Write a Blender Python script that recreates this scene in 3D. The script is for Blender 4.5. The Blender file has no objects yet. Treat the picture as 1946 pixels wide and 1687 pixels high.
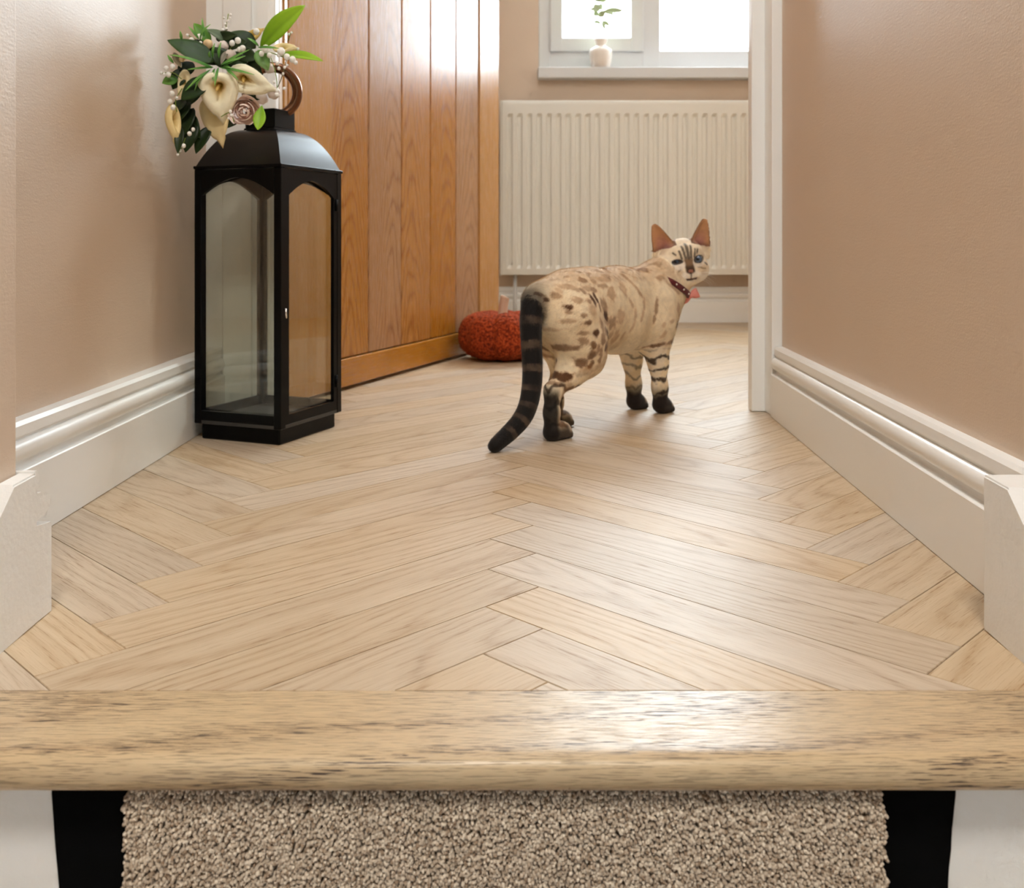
import bpy, bmesh, math, random
import numpy as np
from mathutils import Vector, Matrix, noise as mnoise

random.seed(7)
np.random.seed(7)
scene = bpy.context.scene
col = scene.collection

# ------------------------------------------------------------------ camera
F_PX, CX, HOR, H = 1846.0, 973.0, 457.0, 0.32      # focal length, principal column, horizon row, eye height
cam_data = bpy.data.cameras.new('camera')
cam = bpy.data.objects.new('camera', cam_data)
col.objects.link(cam)
cam.location = (0, 0, H)
cam.rotation_euler = (math.radians(90), 0, 0)
cam_data.sensor_width = 36.0
cam_data.sensor_fit = 'HORIZONTAL'
cam_data.lens = F_PX / 1946.0 * 36.0
cam_data.shift_y = -(843.5 - HOR) / 1946.0
cam_data.clip_start = 0.02
cam_data.clip_end = 60
cam_data.dof.use_dof = True
cam_data.dof.focus_distance = 1.0
cam_data.dof.aperture_fstop = 11.5
scene.camera = cam

# ------------------------------------------------------------------ light
world = bpy.data.worlds.new('overcast_sky')
scene.world = world
world.use_nodes = True
wb = world.node_tree.nodes['Background']
wb.inputs['Color'].default_value = (0.81, 0.92, 1.0, 1)
wb.inputs['Strength'].default_value = 19.0


def area(name, loc, rot, sx, sy, power, color, portal=False, spread=180):
    l = bpy.data.lights.new(name, 'AREA')
    l.shape = 'RECTANGLE'
    l.size, l.size_y = sx, sy
    l.energy = power
    l.color = color
    l.spread = math.radians(spread)
    o = bpy.data.objects.new(name, l)
    col.objects.link(o)
    o.location = loc
    o.rotation_euler = rot
    if portal:
        l.cycles.is_portal = True
    return o


# daylight through the window (portal: guides the sky's light), ceiling lamps of hall and entrance, added fill light over the stair
area('window_portal', (0.66, 3.93, 1.52), (math.radians(-90), 0, 0), 1.15, 1.12, 1, (1, 1, 1), portal=True)
area('ceiling_lamp_hall', (0.0, 1.15, 2.36), (0, 0, 0), 0.5, 0.9, 6.5, (0.92, 0.965, 1.0))
area('ceiling_lamp_entrance', (0.3, 2.9, 2.36), (0, 0, 0), 0.6, 0.6, 2.0, (0.92, 0.965, 1.0))
area('fill_light_stair', (0.0, -0.75, 2.36), (0, 0, 0), 0.5, 0.5, 30.0, (1.0, 0.955, 0.88))

scene.view_settings.view_transform = 'Standard'
scene.view_settings.look = 'None'
scene.view_settings.gamma = 1.0
scene.view_settings.exposure = 0.55
scene.view_settings.use_curve_mapping = False
scene.cycles.use_denoising = True
scene.cycles.use_adaptive_sampling = True
scene.cycles.adaptive_threshold = 0.10
scene.cycles.adaptive_min_samples = 12
scene.cycles.max_bounces = 8
scene.cycles.diffuse_bounces = 4
scene.cycles.glossy_bounces = 3
scene.cycles.transparent_max_bounces = 16
scene.cycles.sample_clamp_indirect = 6.0
scene.cycles.caustics_reflective = False
scene.cycles.caustics_refractive = False


# ------------------------------------------------------------------ helpers
def P(u, v, Y):
    """Point of the place at depth Y that the photograph shows at (u, v)."""
    return Vector(((u - CX) / F_PX * Y, Y, H - (v - HOR) / F_PX * Y))


def G(u, v):
    """Point on the floor."""
    Y = H * F_PX / (v - HOR)
    return Vector(((u - CX) / F_PX * Y, Y, 0))


def lin(c):
    c = c / 255.0
    return c / 12.92 if c <= 0.04045 else ((c + 0.055) / 1.055) ** 2.4


def S(r, g, b):
    return (lin(r), lin(g), lin(b), 1.0)


ORG = {}


def tag(o, label=None, cat=None, group=None, kind=None):
    if label: o['label'] = label
    if cat: o['category'] = cat
    if group: o['group'] = group
    if kind: o['kind'] = kind
    return o


def empty(name, loc, parent=None):
    o = bpy.data.objects.new(name, None)
    o.empty_display_size = 0.05
    col.objects.link(o)
    loc = Vector(loc)
    if parent is None:
        o.location = loc
        ORG[o.name] = loc
    else:
        o.parent = parent
        o.location = loc - ORG[parent.name]
        ORG[o.name] = loc
    return o


def mesh_obj(name, verts, faces, mat, parent=None, smooth=False, org=None):
    """verts in world coordinates; a child keeps the origin of its parent."""
    if parent is not None:
        o0 = ORG[parent.name]
    else:
        o0 = Vector(org) if org is not None else Vector((0, 0, 0))
    me = bpy.data.meshes.new(name)
    me.from_pydata([tuple(Vector(v) - o0) for v in verts], [], faces)
    me.update()
    if mat is not None:
        me.materials.append(mat)
    if smooth:
        me.polygons.foreach_set('use_smooth', [True] * len(me.polygons))
    o = bpy.data.objects.new(name, me)
    col.objects.link(o)
    if parent is not None:
        o.parent = parent
    else:
        o.location = o0
    ORG[o.name] = o0
    return o


def bm_obj(name, bm, mat, parent=None, smooth=False, org=None):
    bmesh.ops.recalc_face_normals(bm, faces=bm.faces)
    bm.verts.index_update()
    vs = [v.co.copy() for v in bm.verts]
    fs = [[v.index for v in f.verts] for f in bm.faces]
    bm.free()
    return mesh_obj(name, vs, fs, mat, parent, smooth, org)


def bm_box(bm, x0, x1, y0, y1, z0, z1, bev=0.0, seg=2, M=None):
    r = bmesh.ops.create_cube(bm, size=1.0)
    vs = r['verts']
    for v in vs:
        v.co = Vector((x0 if v.co.x < 0 else x1, y0 if v.co.y < 0 else y1, z0 if v.co.z < 0 else z1))
    if bev > 0:
        es = list({e for v in vs for e in v.link_edges})
        rr = bmesh.ops.bevel(bm, geom=es, offset=bev, segments=seg, affect='EDGES', profile=0.5)
        vs = list({v for f in rr['faces'] for v in f.verts} | {v for v in vs if v.is_valid})
    if M is not None:
        for v in vs:
            v.co = M @ v.co
    return vs


def box(name, x0, x1, y0, y1, z0, z1, mat, parent=None, bev=0.0, seg=2, M=None, org=None):
    bm = bmesh.new()
    bm_box(bm, x0, x1, y0, y1, z0, z1, bev, seg, M)
    return bm_obj(name, bm, mat, parent, False, org)


def extrude_profile(name, prof, p0, p1, out, mat, parent=None, smooth=False, org=None, up=Vector((0, 0, 1))):
    """prof: closed list of (out, up) points, swept from p0 to p1."""
    p0, p1, out = Vector(p0), Vector(p1), Vector(out).normalized()
    n = len(prof)
    vs = [p0 + out * a + up * b for a, b in prof] + [p1 + out * a + up * b for a, b in prof]
    fs = [[i, (i + 1) % n, n + (i + 1) % n, n + i] for i in range(n)]
    fs += [list(range(n))[::-1], list(range(n, 2 * n))]
    bm = bmesh.new()
    bv = [bm.verts.new(v) for v in vs]
    for f in fs:
        bm.faces.new([bv[i] for i in f])
    return bm_obj(name, bm, mat, parent, smooth, org)


def tube_geo(pts, radii, nseg=10, cap=True):
    pts = [Vector(p) for p in pts]
    if not hasattr(radii, '__len__'):
        radii = [radii] * len(pts)
    vs, fs = [], []
    t_prev = None
    up = Vector((0.123, 0.456, 0.88)).normalized()
    for i, p in enumerate(pts):
        a = pts[max(0, i - 1)]
        b = pts[min(len(pts) - 1, i + 1)]
        t = (b - a).normalized()
        if t_prev is None:
            x = t.cross(up)
            if x.length < 1e-3:
                x = t.cross(Vector((1, 0, 0)))
            x.normalize()
        else:
            x = (x - t * x.dot(t)).normalized()
        y = t.cross(x)
        t_prev = t
        for k in range(nseg):
            an = 2 * math.pi * k / nseg
            vs.append(p + (x * math.cos(an) + y * math.sin(an)) * radii[i])
    for i in range(len(pts) - 1):
        for k in range(nseg):
            a = i * nseg + k
            b = i * nseg + (k + 1) % nseg
            fs.append([a, b, b + nseg, a + nseg])
    if cap:
        fs.append(list(range(nseg))[::-1])
        fs.append(list(range((len(pts) - 1) * nseg, len(pts) * nseg)))
    return vs, fs


def merge_geo(lst):
    vs, fs = [], []
    for v, f in lst:
        o = len(vs)
        vs += list(v)
        fs += [[i + o for i in q] for q in f]
    return vs, fs


def sphere_geo(c, r, nu=12, nv=8, sz=(1, 1, 1)):
    c = Vector(c)
    vs = [c + Vector((0, 0, r * sz[2]))]
    for j in range(1, nv):
        th = math.pi * j / nv
        for i in range(nu):
            ph = 2 * math.pi * i / nu
            vs.append(c + Vector((r * sz[0] * math.sin(th) * math.cos(ph), r * sz[1] * math.sin(th) * math.sin(ph), r * sz[2] * math.cos(th))))
    vs.append(c - Vector((0, 0, r * sz[2])))
    fs = []
    for i in range(nu):
        fs.append([0, 1 + i, 1 + (i + 1) % nu])
        b = 1 + (nv - 2) * nu
        fs.append([len(vs) - 1, b + (i + 1) % nu, b + i])
    for j in range(nv - 2):
        for i in range(nu):
            a = 1 + j * nu + i
            b = 1 + j * nu + (i + 1) % nu
            fs.append([a, a + nu, b + nu, b])
    return vs, fs


def lathe_geo(prof, c, nseg=32):
    """prof: (r, z) list from bottom to top."""
    c = Vector(c)
    vs, fs = [], []
    for r, z in prof:
        for k in range(nseg):
            a = 2 * math.pi * k / nseg
            vs.append(c + Vector((r * math.cos(a), r * math.sin(a), z)))
    for i in range(len(prof) - 1):
        for k in range(nseg):
            a = i * nseg + k
            b = i * nseg + (k + 1) % nseg
            fs.append([a, b, b + nseg, a + nseg])
    fs.append(list(range(nseg))[::-1])
    return vs, fs


def catmull(pts, n=6):
    pts = [Vector(p) for p in pts]
    out = []
    for i in range(len(pts) - 1):
        p0 = pts[max(0, i - 1)]; p1 = pts[i]; p2 = pts[i + 1]; p3 = pts[min(len(pts) - 1, i + 2)]
        for k in range(n):
            t = k / n
            out.append(0.5 * ((2 * p1) + (-p0 + p2) * t + (2 * p0 - 5 * p1 + 4 * p2 - p3) * t * t + (-p0 + 3 * p1 - 3 * p2 + p3) * t ** 3))
    out.append(pts[-1])
    return out


# ------------------------------------------------------------------ materials
class NT:
    def __init__(self, name):
        self.m = bpy.data.materials.new(name)
        self.m.use_nodes = True
        self.t = self.m.node_tree
        self.b = self.t.nodes['Principled BSDF']
        self.out = self.t.nodes['Material Output']

    def n(self, typ, ins=None, **props):
        nd = self.t.nodes.new(typ)
        for k, v in props.items():
            setattr(nd, k, v)
        for k, v in (ins or {}).items():
            s = nd.inputs[k]
            if isinstance(v, bpy.types.NodeSocket):
                self.t.links.new(v, s)
            else:
                s.default_value = v
        return nd

    def set(self, **kw):
        for k, v in kw.items():
            k = k.replace('_', ' ')
            s = self.b.inputs[k]
            if isinstance(v, bpy.types.NodeSocket):
                self.t.links.new(v, s)
            else:
                s.default_value = v

    def math(self, op, a, b=0.0, c=0.0, clamp=False):
        nd = self.n('ShaderNodeMath', operation=op, use_clamp=clamp)
        for i, x in enumerate((a, b, c)):
            if isinstance(x, bpy.types.NodeSocket):
                self.t.links.new(x, nd.inputs[i])
            else:
                nd.inputs[i].default_value = x
        return nd.outputs[0]

    def mix(self, fac, a, b, blend='MIX'):
        nd = self.n('ShaderNodeMix', data_type='RGBA', blend_type=blend)
        for i, x in ((0, fac), (6, a), (7, b)):
            if isinstance(x, bpy.types.NodeSocket):
                self.t.links.new(x, nd.inputs[i])
            else:
                nd.inputs[i].default_value = x
        return nd.outputs[2]

    def ramp(self, fac, stops, interp='LINEAR'):
        nd = self.n('ShaderNodeValToRGB', {'Fac': fac})
        cr = nd.color_ramp
        cr.interpolation = interp
        while len(cr.elements) < len(stops):
            cr.elements.new(0.5)
        for e, (p, c) in zip(cr.elements, stops):
            e.position = p
            e.color = c if len(c) == 4 else (*c, 1)
        return nd.outputs[0]

    def noise(self, vec, scale, detail=3, rough=0.5, dist=0.0):
        return self.n('ShaderNodeTexNoise', {'Vector': vec, 'Scale': scale, 'Detail': detail, 'Roughness': rough, 'Distortion': dist}).outputs['Fac']

    def bump(self, height, strength, dist=0.001):
        return self.n('ShaderNodeBump', {'Height': height, 'Strength': strength, 'Distance': dist}).outputs[0]

    def vmul(self, vec, xyz):
        return self.n('ShaderNodeVectorMath', {0: vec, 1: xyz}, operation='MULTIPLY').outputs[0]

    def vadd(self, vec, w):
        return self.n('ShaderNodeVectorMath', {0: vec, 1: w}, operation='ADD').outputs[0]

    def obj(self):
        return self.n('ShaderNodeTexCoord').outputs['Object']

    def rnd(self):
        return self.n('ShaderNodeObjectInfo').outputs['Random']


def plain(name, c, rough=0.5, metal=0.0, spec=0.5, nscale=None, nstr=0.1, var=0.0, vscale=8.0, bdist=0.001):
    t = NT(name)
    base = c
    v = t.obj()
    if var > 0:
        f = t.noise(v, vscale, 4)
        base = t.mix(f, tuple(x * (1 - var) for x in c[:3]) + (1,), tuple(min(1, x * (1 + var)) for x in c[:3]) + (1,))
    t.set(Base_Color=base, Roughness=rough, Metallic=metal)
    t.b.inputs['Specular IOR Level'].default_value = spec
    if nscale:
        t.set(Normal=t.bump(t.noise(v, nscale, 4), nstr, bdist))
    return t.m


def wood(name, light, dark, pore, axis='x', freq=1.0, rough=0.38, cath=0.5, pore_amt=0.6, pore_scale=1.0, var=0.1, warp=1.0, spec=0.5, bumpk=0.15, along=5.0, pore_xy=(26.0, 620.0), pth=0.56, pw=0.1):
    """Oak: flowing growth rings, fine streaks and short pores along one axis of the piece."""
    t = NT(name)
    oc = t.obj()
    r = t.rnd()
    if axis == 'z':
        sw = t.n('ShaderNodeSeparateXYZ', {0: oc})
        oc = t.n('ShaderNodeCombineXYZ', {0: sw.outputs[2], 1: sw.outputs[0], 2: sw.outputs[1]}).outputs[0]
    offs = t.n('ShaderNodeCombineXYZ', {0: t.math('MULTIPLY', r, 37.3), 1: t.math('MULTIPLY', r, 5.17), 2: t.math('MULTIPLY', r, 71.9)}).outputs[0]
    v = t.vadd(oc, offs)
    # growth rings cut nearly flat: long parabolas
    warpn = t.noise(t.vmul(v, (2.2 * freq, 9.0 * freq, 9.0 * freq)), 1.0, 2, 0.5)
    sp = t.n('ShaderNodeSeparateXYZ', {0: v})
    so = t.n('ShaderNodeSeparateXYZ', {0: oc})
    yy = t.math('MULTIPLY', t.math('ADD', so.outputs[1], t.math('MULTIPLY', t.math('SUBTRACT', r, 0.5), 0.10)), 1.0)
    y2 = t.math('MULTIPLY', yy, yy)
    h = t.math('ADD', t.math('MULTIPLY', y2, 900.0 * freq), t.math('MULTIPLY', sp.outputs[0], along * freq))
    h = t.math('ADD', h, t.math('MULTIPLY', warpn, 6.0 * warp))
    fine = t.noise(t.vmul(v, (40.0, 160.0, 160.0)), 1.0, 2, 0.6)
    h = t.math('ADD', h, t.math('MULTIPLY', fine, 0.35))
    tri = t.math('ABSOLUTE', t.math('SUBTRACT', t.math('FRACT', h), 0.5))
    ring = t.ramp(t.math('MULTIPLY', tri, 2.0), [(0.0, (1, 1, 1)), (0.28, (0.35, 0.35, 0.35)), (0.6, (0, 0, 0)), (1.0, (0.0, 0.0, 0.0))])
    streak = t.noise(t.vmul(v, (5.0, 130.0 * pore_scale, 130.0 * pore_scale)), 1.0, 4, 0.65)
    pores = t.noise(t.vmul(v, (pore_xy[0], pore_xy[1], pore_xy[1])), 1.0, 2, 0.6)
    pm = t.ramp(pores, [(pth, (0, 0, 0)), (pth + pw, (1, 1, 1))])
    fac = t.math('ADD', t.math('MULTIPLY', ring, cath), t.math('MULTIPLY', t.math('SUBTRACT', streak, 0.35), 0.9), clamp=True)
    c = t.mix(fac, light, dark)
    pf = t.math('MULTIPLY', pm, t.math('ADD', t.math('MULTIPLY', ring, pore_amt), pore_amt * 0.45), clamp=True)
    c = t.mix(pf, c, pore)
    big = t.noise(t.vmul(v, (1.3, 6.0, 6.0)), 1.0, 2)
    val = t.math('ADD', t.math('ADD', 1.0 - var * 0.9, t.math('MULTIPLY', r, var)), t.math('MULTIPLY', big, var * 0.8))
    hsv = t.n('ShaderNodeHueSaturation', {'Color': c, 'Value': val, 'Saturation': t.math('ADD', 0.86, t.math('MULTIPLY', t.math('FRACT', t.math('MULTIPLY', r, 7.7)), 0.28))})
    t.set(Base_Color=hsv.outputs[0], Roughness=t.math('ADD', rough, t.math('MULTIPLY', pm, 0.12)))
    t.b.inputs['Specular IOR Level'].default_value = spec
    t.set(Normal=t.bump(t.math('MULTIPLY', pm, -1.0), bumpk * 0.6, 0.0005))
    return t.m


def glass(name, tint=(0.96, 0.97, 0.96, 1), refl=1.0, rough=0.02):
    t = NT(name)
    t.t.nodes.remove(t.b)
    fc = t.n('ShaderNodeLayerWeight', {'Blend': 0.5}).outputs['Facing']
    fr = t.math('ADD', 0.04, t.math('MULTIPLY', t.math('POWER', fc, 5.0), 0.9))
    tr = t.n('ShaderNodeBsdfTransparent', {'Color': tint})
    gl = t.n('ShaderNodeBsdfGlossy', {'Color': (1, 1, 1, 1), 'Roughness': rough})
    mx = t.n('ShaderNodeMixShader', {0: t.math('MULTIPLY', fr, refl, clamp=True), 1: tr.outputs[0], 2: gl.outputs[0]})
    t.t.links.new(mx.outputs[0], t.out.inputs['Surface'])
    return t.m


M = {}
# wall paint: pinkish beige emulsion with roller stipple
tw = NT('wall_paint')
wv = tw.obj()
wn = tw.noise(wv, 3.0, 3)
tw.set(Base_Color=tw.mix(wn, S(211, 189, 167), S(216, 195, 174)), Roughness=0.42)
tw.b.inputs['Specular IOR Level'].default_value = 0.35
tw.set(Normal=tw.bump(tw.math('ADD', tw.noise(wv, 420.0, 2, 0.6), tw.math('MULTIPLY', tw.noise(tw.vmul(wv, (1, 1, 6)), 60.0, 1), 0.6)), 0.22, 0.0008))
M['wall'] = tw.m
M['white'] = plain('white_gloss_paint', S(243, 243, 241), 0.34, nscale=160, nstr=0.05, var=0.015, vscale=6)
M['white_rough'] = plain('brushed_white_paint', S(238, 237, 234), 0.45, nscale=210, nstr=0.35, var=0.02, vscale=30)
M['upvc'] = plain('white_upvc', S(214, 214, 214), 0.4, spec=0.3)
M['ceiling'] = plain('ceiling_paint', S(238, 236, 232), 0.8)
M['radiator'] = plain('cream_enamel', S(226, 222, 212), 0.3)
M['grey_wall'] = plain('grey_stairwell_paint', S(146, 146, 146), 0.8)
M['groove'] = plain('door_groove', S(104, 62, 30), 0.7)
M['joint'] = plain('golden_joint_oak', S(176, 130, 80), 0.8)  # golden-brown subfloor colour that shows in the plank joints
M['plank'] = wood('whitewashed_oak', S(199, 178, 150), S(166, 137, 103), S(138, 104, 70), 'x', 1.0, 0.46, spec=0.42, cath=0.46, pore_amt=0.55, pore_xy=(30.0, 900.0), var=0.13)
M['tread'] = wood('oiled_oak_tread', S(206, 176, 128), S(166, 128, 80), S(70, 50, 34), 'x', 0.45, 0.34, cath=0.30, pore_amt=1.0, pore_scale=1.3, var=0.05, warp=1.6, bumpk=0.4, pore_xy=(46.0, 1350.0), pth=0.535, pw=0.05)
M['door'] = wood('lacquered_oak_door', S(182, 130, 76), S(138, 86, 42), S(106, 62, 30), 'z', 0.8, 0.26, cath=0.6, pore_amt=0.35, var=0.10, warp=1.5, along=16.0)
M['door_plain'] = wood('lacquered_oak_rail', S(186, 138, 84), S(162, 113, 63), S(124, 78, 40), 'z', 0.6, 0.26, cath=0.12, pore_amt=0.3, var=0.08)
M['door_rail'] = wood('lacquered_oak_bottom_rail', S(184, 132, 76), S(156, 104, 54), S(120, 74, 36), 'x', 0.6, 0.26, cath=0.15, pore_amt=0.3, var=0.08)
M['black_metal'] = plain('black_painted_metal', (0.0010, 0.0010, 0.0012, 1), 0.30, spec=0.13, nscale=300, nstr=0.05)
M['black_roof'] = plain('black_satin_roof', (0.0012, 0.0012, 0.0014, 1), 0.28, spec=0.4)
M['dusty_metal'] = plain('dusty_black_metal', (0.03, 0.028, 0.026, 1), 0.45, var=0.5, vscale=40)
M['bronze'] = plain('bronze_ring', S(120, 84, 62), 0.22, 1.0)
M['glass'] = glass('lantern_glass', (0.93, 0.94, 0.915, 1), 1.2)
M['window_glass'] = glass('window_glass', (0.98, 0.99, 0.99, 1), 1.0)
M['chrome'] = plain('steel_handle', (0.75, 0.74, 0.72, 1), 0.2, 1.0)
M['ceramic'] = plain('pale_pink_ceramic', S(236, 226, 216), 0.45)
M['black_cloth'] = plain('black_twill', (0.002, 0.002, 0.0022, 1), 0.95, spec=0.08, nscale=1500, nstr=0.4)
# ================================================================== THE SETTING
ROOM_Z = 2.40


def right_face(Y):           # face of the right skirting
    return 0.4695 + (Y - 1.758) * 0.0495


def left_face(Y):            # face of the left skirting
    return -0.5134 - (Y - 1.0885) * 0.0038


# ---- floor: subfloor slab with separate herringbone planks
floor = box('floor', -1.0, 1.85, 0.691, 3.83, -0.06, -0.0115, M['joint'])
tag(floor, 'pale whitewashed oak herringbone floor of the hallway', None, None, 'structure')
PW, PL = 0.0685, 0.4645
e1 = Vector((0.7030, 0.7112))
e2 = Vector((0.7112, -0.7030))
T0 = Vector((-0.0226, 0.7528))
GAP = 0.00042


def clip_poly(poly, ax, lim, keep_less):
    out = []
    for i in range(len(poly)):
        a, b = poly[i], poly[(i + 1) % len(poly)]
        ia = (a[ax] <= lim) == keep_less
        ib = (b[ax] <= lim) == keep_less
        if ia:
            out.append(a)
        if ia != ib:
            t = (lim - a[ax]) / (b[ax] - a[ax])
            out.append(a + (b - a) * t)
    return out


def poly_area(p):
    return 0.5 * abs(sum(p[i].x * p[(i + 1) % len(p)].y - p[(i + 1) % len(p)].x * p[i].y for i in range(len(p))))


n_planks = 0
for m in range(-3, 4):
    off = (e1 + e2) * PL * m
    for k in range(-14, 46):
        Tk = T0 + (e1 - e2) * PW * k + off
        Tk1 = T0 + (e1 - e2) * PW * (k + 1) + off
        for o2, ax_l, ax_w in ((Tk, e2, e1), (Tk1, -e1, e2)):
            quad = [o2, o2 + ax_l * PL, o2 + ax_l * PL + ax_w * PW, o2 + ax_w * PW]
            cen = sum(quad, Vector((0, 0))) / 4
            if cen.y < 0.45 or cen.y > 4.1:
                continue
            # shrink by the joint
            quad = [cen + (q - cen) - ax_l * GAP * (1 if (q - cen).dot(ax_l) > 0 else -1) - ax_w * GAP * (1 if (q - cen).dot(ax_w) > 0 else -1) for q in quad]
            ymax = max(q.y for q in quad)
            hall = ymax < 1.80
            p = clip_poly(quad, 1, 0.6915, False)
            if len(p) > 2: p = clip_poly(p, 1, 3.79, True)
            if len(p) > 2: p = clip_poly(p, 0, -0.528 if hall else -0.62, False)
            if len(p) > 2: p = clip_poly(p, 0, (right_face(cen.y) + 0.012) if hall else 1.0, True)
            if len(p) < 3 or poly_area(p) < 2e-5:
                continue
            ang = math.atan2(ax_l.y, ax_l.x)
            ca, sa = math.cos(-ang), math.sin(-ang)
            loc = [Vector(((q.x - cen.x) * ca - (q.y - cen.y) * sa, (q.x - cen.x) * sa + (q.y - cen.y) * ca)) for q in p]
            if sum(loc[i].x * loc[(i + 1) % len(loc)].y - loc[(i + 1) % len(loc)].x * loc[i].y for i in range(len(loc))) < 0:
                loc = loc[::-1]
            c2 = sum(loc, Vector((0, 0))) / len(loc)
            nn = len(loc)
            lift = random.uniform(-0.00012, 0.00012)
            ins = [q + (c2 - q).normalized() * 0.0006 for q in loc]
            vs = [(q.x, q.y, lift) for q in ins] + [(q.x, q.y, lift - 0.0007) for q in loc] + [(q.x, q.y, -0.0113) for q in loc]
            fs = [list(range(nn))] + [[i, nn + i, nn + (i + 1) % nn, (i + 1) % nn] for i in range(nn)] + [[nn + i, 2 * nn + i, 2 * nn + (i + 1) % nn, nn + (i + 1) % nn] for i in range(nn)]
            me = bpy.data.meshes.new('plank')
            me.from_pydata(vs, [], fs)
            me.materials.append(M['plank'])
            o = bpy.data.objects.new('plank', me)
            col.objects.link(o)
            o.parent = floor
            o.location = (cen.x, cen.y, 0)
            o.rotation_euler = (0, 0, ang)
            n_planks += 1
print('planks', n_planks)

# ---- skirting (torus profile)
SK_H = 0.127


def torus_profile(h=SK_H, d=0.021, rec=0.55, back=0.0):
    pr = [(-back, 0), (d, 0), (d, h * 0.597), (d - 0.0012, h * 0.608), (d * 0.60, h * 0.616), (d * rec, h * 0.635), (d * rec, h * 0.66)]
    cz, r = h * 0.757, h * 0.090
    for i in range(11):
        a = math.radians(-88 + 176 * i / 10)
        pr.append((d * rec + (d * 0.97 - d * rec) * math.cos(a), cz + r * math.sin(a)))
    pr += [(d * (rec + 0.04), h * 0.855), (d * (rec + 0.04), h * 0.875), (d * (rec + 0.16), h * 0.880), (d * (rec + 0.14), h * 0.965), (d * rec, h), (-back, h)]
    return pr


def skirting(name, p0, p1, out, label, h=SK_H, d=0.021, mat=None, rec=0.55, back=0.0):
    o = extrude_profile(name, torus_profile(h, d, rec, back), p0, p1, out, mat or M['white'], None, True)
    o.data.set_sharp_from_angle(angle=math.radians(28))
    return tag(o, label, None, None, 'structure')


# right hall wall and skirting
yr0, yr1 = 0.40, 1.765
wr = [(right_face(y) + 0.021) for y in (yr0, yr1)]
vs = [(wr[0], yr0, -0.6), (wr[1], yr1, -0.6), (wr[1] + 0.1, yr1, -0.6), (wr[0] + 0.16, yr0, -0.6)]
vs += [(x, y, ROOM_Z) for x, y, z in vs]
wall_right = mesh_obj('wall_right', vs, [[0, 3, 2, 1], [4, 5, 6, 7], [0, 1, 5, 4], [1, 2, 6, 5], [2, 3, 7, 6], [3, 0, 4, 7]], M['wall'])
tag(wall_right, 'beige painted hallway wall on the right', None, None, 'structure')
skirting('baseboard_right', (wr[0] + (0.80 - yr0) / (yr1 - yr0) * (wr[1] - wr[0]), 0.80, 0.0008), (wr[1], yr1 - 0.002, 0.0008), (-1, 0.05, 0), 'white moulded skirting board along the right wall')

# left hall wall, nib at the stair head, skirtings
vs = [(-0.68, 0.80, -0.06), (-0.5355, 0.80, -0.06), (-0.5525, 1.772, -0.06), (-0.68, 1.772, -0.06)]
vs += [(x, y, ROOM_Z) for x, y, z in vs]
wall_left = mesh_obj('wall_left', vs, [[3, 2, 1, 0], [4, 5, 6, 7], [0, 1, 5, 4], [1, 2, 6, 5], [2, 3, 7, 6], [3, 0, 4, 7]], M['wall'])
tag(wall_left, 'beige painted hallway wall on the left behind the lantern', None, None, 'structure')
skirting('baseboard_left', (-0.5355, 0.812, 0.0008), (-0.5372, 1.752, 0.0008), (1, 0.002, 0), 'white moulded skirting board along the left wall', back=0.012)
tag(box('wall_stair_left', -0.66, -0.4128, -1.6, 0.30, -2.2, ROOM_Z, M['grey_wall']), 'grey stairwell wall on the left', None, None, 'structure')
nib = box('wall_nib', -0.66, -0.4128, 0.301, 0.8095, -2.2, ROOM_Z, M['wall'], None, 0.002)
tag(nib, 'beige wall end beside the stair on the left', None, None, 'structure')
skirting('baseboard_nib', (-0.5145, 0.8095, 0.0008), (-0.3975, 0.8095, 0.0008), (0, 1, 0), 'white torus skirting end at the left stair head', d=0.0290, mat=M['white_rough'], rec=0.10)


# stair strings: white boards whose top falls with the stair
def string(name, xa, xb, yend, yflat, top, label):
    sl = math.tan(math.radians(40))
    ylow = -0.6
    pts = [(yend, 0.0), (yend, top), (yflat, top - 0.001), (ylow, top - (yflat - ylow) * sl), (ylow, -1.2), (0.60, -0.45), (0.66, -0.06), (0.70, -0.0)]
    bm = bmesh.new()
    va = [bm.verts.new((xa, y, z)) for y, z in pts]
    vb = [bm.verts.new((xb, y, z)) for y, z in pts]
    n = len(pts)
    bm.faces.new(va)
    bm.faces.new(vb[::-1])
    for i in range(n):
        bm.faces.new([va[i], vb[i], vb[(i + 1) % n], va[(i + 1) % n]])
    bmesh.ops.bevel(bm, geom=[e for e in bm.edges if abs(e.verts[0].co.x - e.verts[1].co.x) < 1e-6 and min(e.verts[0].co.z, e.verts[1].co.z) > -0.9], offset=0.0016, segments=2, affect='EDGES')
    o = bm_obj(name, bm, M['white_rough'])
    return tag(o, label, 'stair string')


string('stair_string', -0.4127, -0.3965, 0.8105, 0.776, SK_H - 0.001, 'white painted stair string board at the left edge')
string('stair_string', 0.3875, 0.4420, 0.7990, 0.762, SK_H + 0.0005, 'white painted stair string board at the right edge')

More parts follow.
